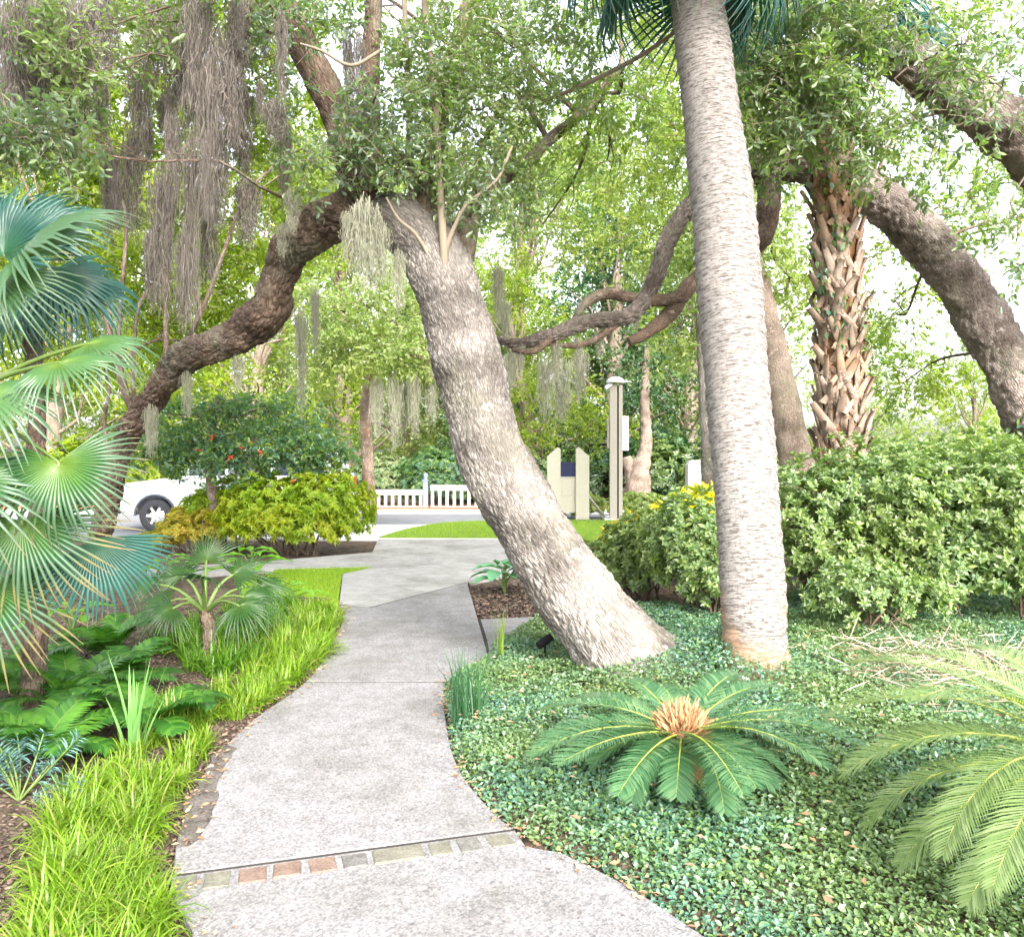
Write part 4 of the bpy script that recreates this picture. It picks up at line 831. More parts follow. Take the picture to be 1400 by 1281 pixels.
c = GH(640, 985); put('tuft_grass', blades(130, .34, .006, .10, (.05, .8), .9, 31).mesh('tuft_grass'), 'tuft', c, 0, 1, 'dark wiry grass tuft at the jasmine edge by the path joint', 'grass tuft', None)
c = GH(684, 902); put('tuft_grass', blades(22, .30, .006, .03, (.02, .35), .7, 33).mesh('tuft_grass'), 'liriope', c, 0, 1, 'few upright grass blades at the tip of the jasmine bed', 'grass tuft', None)
c = GH(185, 1038); put('iris_plant', blades(20, .40, .022, .04, (.02, .75), .35, 35).mesh('iris_plant'), 'iris', c, 0, 1, 'upright pale iris blades standing between the ferns and the grass', 'iris', None)
for (u, v, s_, lab) in [(26, 1095, 1.5, 'blue-green spurge with whorled needle leaves beside the lime grass'), (-12, 1005, .8, 'blue-green spurge at the edge of the fern fronds'), (85, 1105, .7, 'small blue spurge shoot in the mulch')]:
    c = GH(u, v); ro = root('spurge_plant', c, lab, 'spurge'); g = Geo(); gs = Geo()
    for q in range(9):
        d = unit(A_([[rng.normal(0, .5), rng.normal(0, .5), 1]]))[0]; e = c + d * .20 * s_ * rng.uniform(.7, 1.2); tube(gs, [(*c, .005), (*((c + e) / 2 + A_([.01, 0, .01])), .005), (*e, .003)], 5, .03)
        n = 46; t = rng.random(n) ** .6; az = np.arange(n) * 2.4; b = basis(d[None])[0]; dd = unit((b[:, 0][None] * np.cos(az)[:, None] + b[:, 2][None] * np.sin(az)[:, None]) + d * .45)
        g.inst(leaf(.14, .03, .1), basis(dd), .055 * s_ * (1.1 - .4 * t), c + (e - c) * (.25 + .75 * t)[:, None])
    part('foliage', g, M['spurge'], ro); part('stems', gs, M['petiole'], ro)

# ------------------------------------------------------------------ broad leaves
def broad_mesh(L=.3, wd=.5, droop=.3, wave=.02, seed=0):
    r = np.random.default_rng(seed); k = 9; t = np.linspace(0, 1, k); g = Geo(); V = []; T = []; U = []
    ang = .25 - droop * 2.2 * t; x = np.concatenate([[0], np.cumsum(np.cos(ang[:-1]) * L / (k - 1))]); z = np.concatenate([[0], np.cumsum(np.sin(ang[:-1]) * L / (k - 1))])
    for j in range(k):
        hw = wd * L * .5 * max(.01, math.sin(math.pi * t[j] ** .75) ** .8)
        for s_ in (-1, -.5, 0, .5, 1): V.append((x[j], s_ * hw, z[j] + abs(s_) * hw * .28 + wave * L * math.sin(j * 2.2 + s_ * 3 + seed) * abs(s_))); U.append((s_, t[j]))
    for j in range(k - 1):
        for a_ in range(4): p = j * 5 + a_; T += [(p, p + 5, p + 6), (p, p + 6, p + 1)]
    g.add(V, T, U); return g
def broad_plant(name, loc, label, cat, n, L, mat, hgt, spread, wd=.5, droop=.35):
    ro = root(name, loc, label, cat)
    for q in range(n):
        az = q * 2.4 + rng.normal(0, .2); t = (q + 1) / n; d = A_([math.cos(az), math.sin(az), 0]); hub = A_(loc) + d * spread * t * .5 + A_([0, 0, hgt * (1.1 - .6 * t)])
        V, T, U, m_ = broad_mesh(L * rng.uniform(.8, 1.15), wd, droop * rng.uniform(.7, 1.3), .03, q).tpl(); g = Geo().add(V @ rotz(az).T + hub, T, U); o = part('leaf', g, M[mat], ro, True)
        gs = Geo(); tube(gs, [(*loc, .008), (*((A_(loc) + hub) / 2 - d * .03), .007), (*hub, .006), (*(hub + d * L * .3 + A_([0, 0, .02])), .002)], 6, .05); link('stalk', gs.mesh('stalk', A_(root_world(o)), True), M['petiole'], o)
    return ro
c = GH(345, 800); broad_plant('ginger_plant', c, 'bright green broad-leaved plant in front of the slender tree', 'plant', 13, .34, 'broad', .42, .5, .42)
c = GH(228, 800); broad_plant('ginger_plant', c, 'lime broad-leaved plant tucked behind the fan palm tips', 'plant', 11, .30, 'broad', .34, .5, .4)
c = GH(388, 828); broad_plant('ginger_plant', c, 'arching broad-leaved plant at the edge of the small lawn', 'plant', 10, .30, 'broad', .22, .45, .34)
c = GH(100, 880); broad_plant('ginger_plant', c, 'glossy broad-leaved plant under the tan fan tips', 'plant', 12, .30, 'broad', .30, .6, .4)
c = G(690, 812, .0); broad_plant('hosta', c, 'blue-green hosta in the square of bark mulch by the oak', 'hosta', 13, .32, 'hosta', .34, .24, .62, .4)

# ------------------------------------------------------------------ jasmine ground cover and litter
n = 430000; x = rng.uniform(-.8, 5.2, n); y = 1.6 + 7.2 * rng.random(n) ** 1.25
k = inside(BED, x, y) & (np.abs(x) < .72 * y + .3); x, y = x[k], y[k]; n = len(x); dE = pdist(PR, x, y, False)
p3 = np.stack([x, y, np.zeros(n)], 1); hgt = (.045 + .035 * sn(p3, 3.2, 4) + .02 * sn(p3, 9, 1)); hgt = np.clip(hgt, .015, None) * sstep(-.02, .10, dE)
for bx_, by_, br_2, bh_ in ((ob[0] + .25, tr[2][1], .62, .13), (pb[0], pb[1], .42, .10)): hgt = hgt + bh_ * np.exp(-(np.hypot(x - bx_, y - by_) / br_2) ** 4)
z = H(x, y) + hgt * rng.random(n) ** .5 + .008
d = unit(rng.normal(0, 1, (n, 3)) * A_([1, 1, .45])); R = basis(d, rng.normal(0, .55, n))
g = Geo(); h_ = y < 3.0
g.inst(leaf(.55, .08, .12, True), R[h_], rng.uniform(.014, .029, h_.sum()), np.stack([x, y, z], 1)[h_]); g.inst(leaf(.62, .08, .12), R[~h_], rng.uniform(.018, .033, (~h_).sum()), np.stack([x, y, z], 1)[~h_])
struct('jasmine_ground_cover', g, M['ivy'], False, 'stuff', 'dense small-leaved jasmine covering the bed right of the path', 'ground cover')
g = Geo(); n = 900; c = GH(1325, 925); xx = c[0] + rng.normal(0, .42, n); yy = c[1] + rng.normal(0, .38, n); k = (yy > 3.5); xx, yy = xx[k], yy[k]; n = len(xx)
g.inst(leaf(.03, .0, .05), basis(unit(rng.normal(0, 1, (n, 3)) * A_([1, 1, .35])), rng.normal(0, 1, n)), rng.uniform(.1, .3, n), np.stack([xx, yy, H(xx, yy) + rng.uniform(.03, .12, n)], 1))
struct('dry_stems', g, M['straw_stem'], False, 'stuff', 'pale dry stems lying on the jasmine before the azaleas', 'dry stems')
def chips(name, px, py, z, size, mat, label, cat):
    n = len(px); g = Geo(); V = A_([[-.5, -.2, 0], [.5, -.25, .02], [.55, .2, .0], [-.45, .25, .03], [0, 0, .16]]); T = A_([[0, 1, 4], [1, 2, 4], [2, 3, 4], [3, 0, 4], [0, 2, 1], [0, 3, 2]])
    a = rng.uniform(0, 6.28, n); d = np.stack([np.cos(a), np.sin(a), rng.normal(0, .25, n)], 1)
    g.inst((V, T, np.zeros((5, 2)), np.zeros(6, int)), basis(d, rng.normal(0, .35, n)), size * rng.uniform(.5, 1.3, n), np.stack([px, py, z + .004], 1)); return struct(name, g, M[mat], False, 'stuff', label, cat)
n = 16000; yy = 2.2 + 7 * rng.random(n) ** 1.4; xx = np.interp(yy, PL[:, 1], PL[:, 0]) - .0 - 3.2 * rng.random(n) ** 1.5; k = np.abs(xx) < .7 * yy; chips('bark_mulch', xx[k], yy[k], H(xx[k], yy[k]), .036, 'chip', 'loose bark mulch over the left bed soil', 'mulch')
mq = gp([(640, 800), (755, 796), (760, 842), (656, 848)]); n = 1500; xx = rng.uniform(mq[:, 0].min(), mq[:, 0].max(), n); yy = rng.uniform(mq[:, 1].min(), mq[:, 1].max(), n); k = inside(mq, xx, yy)
chips('bark_mulch', xx[k], yy[k], np.full(k.sum(), -.028) + rng.uniform(0, .03, k.sum()), .06, 'chip', 'red-brown bark mulch square at the foot of the hosta', 'mulch')
j = rng.integers(0, len(PR), 420); e = PR[j] + rng.normal(0, .035, (420, 2)); j2 = rng.integers(0, len(PL), 420); e2 = PL[j2] + rng.normal(0, .045, (420, 2)) + A_([.02, 0]); e3 = gp([(u, v) for u, v in zip(rng.uniform(240, 340, 160), rng.uniform(1010, 1175, 160))])
e3 = e3[inside(dp, e3[:, 0], e3[:, 1])]; ee = np.vstack([e, e2, e3])
def flat_leaves(name, ee, z, mat, size, label, cat):
    n = len(ee); g = Geo(); a = rng.uniform(0, 6.28, n); d = np.stack([np.cos(a), np.sin(a), rng.normal(0, .12, n)], 1)
    g.inst(leaf(.45, .1, -.05), basis(d, rng.normal(0, .4, n)), rng.uniform(.5, 1.2, n) * size, np.column_stack([ee, z])); return struct(name, g, M[mat], False, 'stuff', label, cat)
flat_leaves('leaf_litter', ee, np.full(len(ee), ZP + .008), 'litter', .035, 'brown dead leaves and crumbs along the path edges', 'leaf litter')
n = 70; ee = np.column_stack([rng.uniform(-1, 1, n), rng.uniform(2.3, 8, n)]); lx = np.interp(ee[:, 1], PL[:, 1], PL[:, 0]); rx = np.interp(ee[:, 1], PR[:, 1], PR[:, 0]); k = (ee[:, 0] > lx) & (ee[:, 0] < rx) 
flat_leaves('leaf_litter', ee[k], np.full(k.sum(), ZP + .006), 'litter', .022, 'scattered tiny dead leaves on the open concrete path', 'leaf litter')
n = 500; xx = rng.uniform(-.3, 4, n); yy = rng.uniform(2.2, 6.5, n); k = inside(BED, xx, yy); xx, yy = xx[k], yy[k]
flat_leaves('leaf_litter', np.column_stack([xx, yy]), H(xx, yy) + .075, 'litter', .045, 'brown fallen leaves caught on top of the jasmine', 'leaf litter')
# grass on the two lawns
def turf(name, poly, n, L, z, label):
    x = rng.uniform(poly[:, 0].min(), poly[:, 0].max(), n); y = rng.uniform(poly[:, 1].min(), poly[:, 1].max(), n); k = inside(poly, x, y); x, y = x[k], y[k]; n = len(x)
    g = Geo(); d = unit(np.stack([rng.normal(0, .5, n), rng.normal(0, .5, n), np.ones(n)], 1)); g.inst((A_([[-.06, 0, 0], [.06, 0, 0], [0, 1, 0]]), A_([[0, 1, 2]]), np.zeros((3, 2)), A_([0])), basis(d, rng.uniform(0, 6.3, n)), L * rng.uniform(.5, 1.2, n), np.column_stack([x, y, np.full(n, z)]))
    struct(name, g, M['blade'], False, 'stuff', label, 'grass')
turf('grass', lawn_left, 26000, .045, .012, 'short bright grass of the small lawn beside the driveway')
turf('grass', lawn_far, 34000, .06, .03, 'short bright grass of the lawn in front of the wooden sign')
# ------------------------------------------------------------------ shrubs
ROS = [rosette(6, .055, .42, s) for s in range(5)]
ROSB = [rosette(9, .078, .30, s + 10, .35, False) for s in range(5)]
ROSF = [rosette(9, .135, .40, s + 20, .35, False, 1) for s in range(5)]
def shrub(name, loc, lobes, n, tpls, mats, label, cat, group=None, sc=1.0, stems=14, fill=.55, skirt=.15, stem_m='dark_twig', sr=.012):
    """lobes: (x,y,z,rx,ry,rz) about loc; leaf whorls over an uneven surface and inside it"""
    ro = root(name, loc, label, cat, group); g = Geo(); loc = A_(loc, float); lob = A_(lobes, float)
    wgt = lob[:, 3] * lob[:, 5] + lob[:, 3] * lob[:, 4]; pick = rng.choice(len(lob), n, p=wgt / wgt.sum()); d = rdir(n, -.55, 1.0); L = lob[pick]
    rr = np.where(rng.random(n) < fill, rng.uniform(.88, 1.08, n), rng.uniform(.5, .95, n))
    c = loc + L[:, :3]; p = c + d * L[:, 3:] * (rr * (1 + .20 * sn(d * 3 + L[:, :3], 1.5, 2) + .16 * sn(d * 8 + loc, 1.5, 5)))[:, None]
    k = p[:, 2] > loc[2] + skirt * (.5 + rng.random(n)); p, d = p[k], d[k]; n = len(p)
    nd = unit(d * A_([1, 1, .8]) + A_([0, 0, .55]) + rng.normal(0, .35, (n, 3))); R = ybasis_z(nd, rng.uniform(0, 6.3, n)); pk = rng.integers(0, len(tpls), n); s_ = sc * rng.uniform(.7, 1.25, n)
    for q in range(len(tpls)):
        m_ = pk == q
        if m_.any(): g.inst(tpls[q], R[m_], s_[m_], p[m_])
    part('foliage', g, mats, ro); gs = Geo()
    for q in range(stems):
        b = lob[rng.integers(len(lob))]; e = loc + b[:3] + rdir(1, .0, .9)[0] * b[3:] * .85; s0 = loc + A_([b[0] * .7 + rng.normal(0, .08), b[1] * .7 + rng.normal(0, .08), -.03]); tube(gs, wig(s0, e, sr, sr * .35, 4, .2), 6, .12)
    part('stems', gs, M[stem_m], ro, True); return ro
def at(u, Y): x = (u - CU) / F * Y; return A_([x, Y, Hs(x, Y)])
az = 'azalea shrubs behind the jasmine'
shrub('azalea_bush', at(1130, 7.7), [(-.15, 0, .75, .50, .5, .55), (.35, .1, .95, .55, .5, .55), (.1, -.15, .45, .6, .45, .40)], 1500, ROS, M['azalea'], 'leafy azalea bush right behind the ringed palm trunk', 'shrub', az, 1.3)
shrub('azalea_bush', at(1270, 7.5), [(-.2, 0, .80, .55, .5, .60), (.35, .05, .85, .55, .5, .60), (.1, -.2, .40, .55, .4, .38)], 1600, ROS, M['azalea'], 'tall azalea bush standing below the boot-clad palm', 'shrub', az, 1.3)
shrub('azalea_bush', at(1420, 7.3), [(-.2, 0, .8, .6, .5, .62), (.4, .1, .9, .6, .5, .6), (0, -.2, .45, .6, .4, .4)], 1500, ROS, M['azalea'], 'azalea bush in front of the vine-covered oak trunk', 'shrub', az, 1.3)
shrub('azalea_bush', at(1180, 6.75), [(0, 0, .28, .42, .32, .26), (.4, .05, .22, .35, .3, .24)], 520, ROS, M['azalea'], 'low azalea shoots at the front of the azalea bank', 'shrub', az, 1.0, 8)
shrub('azalea_bush', at(945, 7.6), [(0, 0, .55, .42, .4, .46), (.22, -.15, .35, .4, .35, .36)], 950, ROS, M['azalea'], 'azalea bush between the leaning oak and the ringed palm', 'shrub', az, 1.3)
shrub('azalea_bush', at(890, 8.4), [(0, 0, .50, .42, .4, .46), (-.3, .1, .35, .3, .3, .33)], 850, ROS, M['azalea'], 'bright azalea bush behind the foot of the leaning oak', 'shrub', az, 1.3)
shrub('azalea_bush', at(1350, 8.6), [(0, 0, 1.05, .8, .5, .55), (.8, 0, 1., .7, .5, .6), (-.8, 0, 1., .6, .5, .5)], 1400, ROS, M['azalea'], 'paler azalea bush rising behind the azalea bank', 'shrub', az, 1.4)
shrub('croton', at(950, 9.6), [(0, 0, .80, .28, .25, .26), (-.3, .1, .62, .28, .25, .22), (.05, 0, .45, .35, .3, .3)], 130, [rosette(8, .20, .30, s + 50, .45) for s in range(4)], M['yellow_leaf'], 'yellow-leaved shrub glowing behind the azaleas near the grey cabinet', 'shrub', None, 1.0, 8)
shrub('croton', at(868, 9.3), [(0, 0, .52, .30, .25, .26), (.25, 0, .42, .25, .25, .22)], 120, [rosette(8, .16, .30, s + 60, .45) for s in range(4)], M['amber_shrub'], 'lime and yellow shrub beyond the leaning oak by the lawn', 'shrub', None, 1.0, 8)
shrub('gold_shrub', at(404, 13.6), [(-.45, 0, .66, .75, .6, .58), (.50, 0, .74, .72, .6, .62), (0, -.1, .5, .9, .6, .42)], 2100, ROSB, M['gold_shrub'], 'dense lime-gold shrub beside the driveway', 'shrub', None, 1.25, 18, .6, .10, 'dark_twig', .02)
shrub('gold_shrub', at(330, 14.4), [(0, 0, .75, .6, .5, .45), (-.5, 0, .6, .5, .5, .4)], 800, ROSB, M['gold_shrub'], 'amber-tipped shrub behind the slender tree trunk', 'shrub', None, 1.2, 14, .6, .2, 'dark_twig', .018)
shrub('amber_shrub', at(232, 14.0), [(.25, 0, .36, .42, .45, .32), (.65, 0, .42, .40, .4, .32), (-.1, -.1, .18, .34, .3, .18)], 620, ROSB, M['amber_shrub'], 'loose amber-yellow shrub in front of the car wheel', 'shrub', None, 1.1, 16, .5, .12, 'twig', .014)
hg = 'clipped hedge mounds behind the picket fence'
shrub('hedge_mound', A_([(527 - 700) / F * 26, 26, 0]), [(0, 0, .72, 1.15, .8, .72)], 1500, ROSF, M['hedge_leaf'], 'low clipped hedge mound with a bronze tinge behind the picket fence', 'hedge', hg, 1.0, 6, .8, .1)
shrub('hedge_mound', A_([(597 - 700) / F * 25.4, 25.4, 0]), [(0, 0, .80, 1.0, .8, .80)], 1500, ROSF, M['holly'], 'round dark hedge mound beside the fence post', 'hedge', hg, 1.0, 6, .8, .1)
shrub('hedge_mound', A_([(445 - 700) / F * 26, 26, 0]), [(0, 0, .6, .9, .8, .65)], 900, ROSF, M['mint_leaf'], 'pale loose hedge mound at the end of the picket fence', 'hedge', hg, 1.0, 6, .7, .1)
for (u, Y, w_, h_, m_, lab) in [(905, 26, 1.6, 1.9, 'dark_leaf', 'dark glossy bush behind the forked tree'), (830, 27, 1.6, 2.2, 'dark_leaf', 'tall dark bush behind the wooden post'), (735, 27, 1.5, 2.0, 'hedge_leaf', 'dense green bush behind the wooden sign'), (985, 25, 1.2, 1.6, 'dark_leaf', 'dark bush beside the pale cabinet'), (1120, 24, 2.2, 1.4, 'hedge_leaf', 'loose bush beyond the boot-clad palm'), (660, 28, 1.6, 1.7, 'dark_leaf', 'shadowy bush behind the leaning trunk'), (330, 27, 2.4, 1.6, 'lime_leaf', 'lime bush behind the parked car'), (130, 25, 2.4, 2.0, 'lime_leaf', 'yellow-green bush behind the front of the parked car'), (1320, 22, 2.4, 1.9, 'mint_leaf', 'pale bush glimpsed between the oak limbs')]:
    shrub('background_bush', A_([(u - 700) / F * Y, Y, 0]), [(0, 0, h_ * .5, w_ * .75, .9, h_ * .55), (w_ * .4, .2, h_ * .4, w_ * .6, .8, h_ * .45), (-w_ * .4, -.1, h_ * .42, w_ * .6, .8, h_ * .45)], 1000, ROSF, M[m_], lab, 'bush', 'bushes beyond the road', 1.35, 8, .7, .1, 'dark_twig', .03)
for (u, Y, s_, lab) in [(795, 20.8, .45, 'pale ground plant between the sign and the post'), (875, 21.2, .6, 'pale ground plant at the foot of the forked tree'), (925, 20.8, .4, 'pale ground plant right of the forked tree')]:
    shrub('pale_plant', A_([(u - 700) / F * Y, Y, 0.05]), [(0, 0, .25, s_ * 1.3, .4, .3)], 240, ROSF, M['mint_leaf'], lab, 'plant', 'pale plants by the footway', .8, 4, .7, .02)

# ------------------------------------------------------------------ slender tree by the driveway
hb = G(297, 752); holly = root('holly_tree', hb, 'slender tree with grey trunk, flat dark crown and red berries', 'tree')
g = Geo(); hq = tube(g, [(*(hb - A_([0, 0, .05])), .12)] + limb([(297, 735, hb[1], 18), (293, 690, hb[1], 16), (287, 640, hb[1], 14), (290, 590, hb[1], 10), (298, 540, hb[1], 7)]), 18, .05, 0, .08, (8, 9, .006)); part('trunk', g, M['far_bark'], holly, True)
crown(holly, list(hq[-18::4]), [(290, 605, 13.9, 66, 34, 80), (350, 608, 13.7, 64, 28, 74), (232, 610, 14, 50, 28, 43), (405, 622, 13.6, 50, 24, 55), (320, 570, 14, 80, 26, 55), (225, 565, 14.2, 50, 28, 27), (310, 634, 13.4, 60, 16, 37), (210, 630, 13.8, 36, 16, 18), (370, 560, 14.2, 50, 26, 24), (440, 628, 13.7, 36, 22, 40), (420, 590, 14, 40, 24, 30)], [spray(26, .38, .085, .5, .9, s + 70) for s in range(4)], LM('holly'), 1.1, .03, barkm='far_bark')
g = Geo(); 
for (u, v) in [(343, 605), (316, 625), (402, 658), (355, 618), (290, 598), (330, 612), (270, 615)]:
    c = P(u, v, 13.1)
    g = Geo()
    for q in range(7): lathe(g, [(.001, -.013), (.011, -.008), (.013, 0), (.010, .009), (.001, .013)], 6, c + rng.normal(0, .016, 3))
    part('berry_cluster', g, M['berry'], holly, True)

# ------------------------------------------------------------------ hanging moss
def moss_mesh(seed, n=300, k=11):
    r = np.random.default_rng(seed); g = Geo(); t = np.linspace(0, 1, k)[None]
    a = r.uniform(0, 6.28, n); rad = np.sqrt(r.random(n)) * .5; st = (np.where(r.random(n) < .45, 0, r.random(n) * .55) + r.random(n) * .06 + rad * .35)[:, None]; ln = (1 - st[:, 0]) * r.uniform(.2, 1., n) * (1.05 - rad * .9); lob = r.normal(0, .12, (4, 2)); lb = lob[r.integers(0, 4, n)]
    x0 = (rad * np.cos(a))[:, None]; y0 = (rad * np.sin(a))[:, None]; z = -st - ln[:, None] * t; f = 1.0 - .62 * np.clip(-z, 0, 1)
    wob = np.cumsum(r.normal(0, .032, (n, k)), 1), np.cumsum(r.normal(0, .032, (n, k)), 1)
    x = x0 * f + lb[:, :1] * (-z) + wob[0]; y = y0 * f + lb[:, 1:] * (-z) + wob[1]; c = np.stack([x, y, z], 2)
    w = .011 * (1 - .93 * t[..., None]) * r.uniform(.5, 1.3, (n, 1, 1)); pd = rdir(n, -.2, .2)[:, None]
    V = np.stack([c - pd * w, c + pd * w], 2).reshape(n, -1, 3); T = []
    for j in range(k - 1): T += [(2 * j, 2 * j + 1, 2 * j + 3), (2 * j, 2 * j + 3, 2 * j + 2)]
    g.add(V.reshape(-1, 3), (A_(T)[None] + (np.arange(n) * 2 * k)[:, None, None]).reshape(-1, 3))
    m_ = 900; ii = r.integers(0, n, m_); jj = r.integers(1, k, m_); p = c[ii, jj]; d = r.normal(0, 1, (m_, 3)) * A_([.06, .06, .03]) + A_([0, 0, -.05])
    pd = rdir(m_) * .008; V = np.stack([p - pd, p + pd, p + d * .6 + pd * .7, p + d * .6 - pd * .7, p + d + A_([0, 0, -.02])], 1); T = A_([[0, 1, 2], [0, 2, 3], [3, 2, 4]])
    g.add(V.reshape(-1, 3), (T[None] + (np.arange(m_) * 5)[:, None, None]).reshape(-1, 3)); return g
MB_ = [moss_mesh(s).mesh('hanging_moss') for s in range(5)]; MP_ = [moss_mesh(s + 10, 220).mesh('hanging_moss') for s in range(5)]
def moss(u, v, Y, wpx, lpx, kind, label, group):
    me = (MB_ if kind == 'b' else MP_)[rng.integers(5)]; o = link('hanging_moss', me, M['moss_brown' if kind == 'b' else 'moss_pale'], None, [float(q) for q in P(u, v, Y)])
    s_ = wpx / F * Y * (.95 if kind == 'b' else 1); o.scale = (s_, s_, lpx / F * Y * (1.15 if kind == 'b' else 1)); o.rotation_euler = (0, 0, rng.uniform(0, 6.28)); return tag(o, label, 'moss', group)
for a_ in [(25, -40, 6.0, 60, 190), (75, -40, 6.0, 55, 200), (5, 0, 5.8, 45, 160), (105, 10, 6.2, 45, 190), (135, 90, 6.3, 34, 110), (60, 60, 6.2, 45, 120), (100, 150, 6.4, 30, 90), (45, 20, 6.3, 50, 150), (20, 70, 6.6, 60, 150), (85, -20, 6.8, 70, 190), (120, -30, 6.9, 60, 170), (150, -40, 6.8, 50, 150)]: moss(*a_, 'b', 'thick brown moss curtain hanging above the taller fan palm', 'brown moss over the fan palm')
for a_ in [(270, -40, 6.3, 48, 200), (285, 60, 6.3, 40, 240), (262, 150, 6.4, 34, 290), (235, 130, 6.5, 30, 180), (220, 210, 6.6, 44, 210), (315, 70, 6.4, 46, 130), (305, 20, 6.4, 50, 180), (250, 300, 6.5, 28, 150), (375, 130, 6.5, 42, 65), (340, 235, 6.8, 46, 100), (160, 225, 6.9, 26, 90), (330, -20, 6.5, 50, 130), (260, 30, 6.5, 40, 160), (210, 300, 6.7, 34, 120), (300, 160, 6.5, 36, 150), (190, 60, 6.9, 44, 180), (180, 160, 7.0, 36, 170), (240, -20, 6.9, 60, 190), (285, 240, 6.8, 34, 150), (150, 180, 7.0, 34, 150), (330, 100, 6.9, 44, 150), (205, -40, 7.0, 60, 160)]: moss(*a_, 'b', 'long brown-grey moss beard dangling left of the oak limb', 'long moss beards left of the limb')
for a_ in [(482, 20, 6.9, 44, 170), (500, 110, 6.9, 36, 110)]: moss(*a_, 'b', 'grey moss wrapped round the upright limb above the arch', 'moss on the upright limb')
for q in range(14): moss(rng.uniform(10, 400), rng.uniform(-30, 200), rng.uniform(6.2, 7.6), rng.uniform(14, 26), rng.uniform(60, 150), 'b', 'thin wisp of grey-brown moss among the upper left leaves', 'thin moss wisps in the upper left leaves')
for a_ in [(500, 255, 6.65, 46, 160), (480, 275, 6.7, 34, 110), (545, 330, 6.75, 22, 110), (520, 290, 6.7, 36, 120), (400, 250, 6.9, 26, 80), (385, 300, 7.1, 20, 60)]: moss(*a_, 'p', 'pale moss hanging from the bend of the arching limb', 'pale moss at the limb bend')
for a_ in [(325, 480, 8.0, 22, 60), (207, 545, 8.7, 22, 90), (255, 500, 8.3, 18, 80), (412, 400, 9, 20, 190), (430, 380, 9, 16, 120)]: moss(*a_, 'p', 'thin moss strand trailing from the low end of the limb', 'moss strands on the low limb')
for a_ in [(515, 505, 16, 22, 105), (540, 495, 16, 26, 135), (566, 500, 16, 22, 110), (590, 490, 16, 22, 100), (553, 510, 17, 20, 95)]: moss(*a_, 'p', 'pale moss curtain hanging above the clipped hedge mounds', 'moss above the hedge mounds')
for a_ in [(700, 470, 9.8, 16, 70), (712, 462, 9.8, 14, 60), (760, 460, 9.9, 18, 70), (790, 455, 10, 16, 60), (870, 400, 10.2, 14, 60), (820, 445, 10.1, 14, 50), (745, 475, 12, 26, 110), (795, 470, 13, 26, 90), (680, 350, 9.4, 22, 110), (690, 400, 10, 20, 90), (770, 480, 14, 34, 110), (690, 480, 12, 24, 90)]: moss(*a_, 'p', 'wispy moss hanging from the dark crooked branches', 'moss under the crooked branches')
# ------------------------------------------------------------------ parked car
def profile(name, pts, y0, y1, mat, ro, bev=.03, taper=None):
    bm = bmesh.new(); f = bm.faces.new([bm.verts.new((x, y0, z)) for x, z in pts]); r = bmesh.ops.extrude_face_region(bm, geom=[f])
    for v in r['geom']:
        if isinstance(v, bmesh.types.BMVert): v.co.y = y1
    bmesh.ops.recalc_face_normals(bm, faces=bm.faces[:])
    if taper:
        zs = [v.co.z for v in bm.verts]; a, b = min(zs), max(zs); ym = (y0 + y1) / 2
        for v in bm.verts: v.co.y = ym + (v.co.y - ym) * (1 - taper * (v.co.z - a) / (b - a))
    if bev: bmesh.ops.bevel(bm, geom=[e for e in bm.edges if abs(e.verts[0].co.y - e.verts[1].co.y) < 1e-4], offset=bev, segments=3, affect='EDGES', clamp_overlap=True)
    me = D.meshes.new(name); bm.to_mesh(me); bm.free(); return link(name, me, mat, ro)
car = root('parked_car', ((207 - 700) / F * 17.0 + 1.5, 17.95, 0), 'white sport utility car parked behind the gold shrubs', 'car')
arch = lambda cx: [(cx + .44 * math.cos(a), .36 + .44 * math.sin(a)) for a in np.linspace(0, math.pi, 9)][::-1]
prof = [(-2.32, .45)] + [(-1.94, .42)] + arch(-1.5) + [(-1.06, .36), (.96, .36)] + arch(1.4) + [(1.84, .42), (2.34, .48), (2.40, .95), (2.34, 1.16), (-1.05, 1.16), (-1.3, 1.14), (-2.1, 1.04), (-2.36, .92), (-2.40, .7)]
profile('body', prof, -.95, .95, M['carwhite'], car, .04)
profile('cabin', [(-1.12, 1.13), (-.45, 1.74), (-.2, 1.80), (1.9, 1.80), (2.1, 1.74), (2.34, 1.13)], -.90, .90, M['carwhite'], car, .04, .16)
for nm, p_ in (('windscreen', None),):
    g = Geo(); g.add([(-1.10, -.78, 1.17), (-1.10, .78, 1.17), (-.52, .72, 1.71), (-.52, -.72, 1.71)], [[0, 1, 2], [0, 2, 3]]); V = g.V[0] + A_([-.035, 0, .03]); g.V[0] = V; part(nm, g, M['glass'], car, local=True)
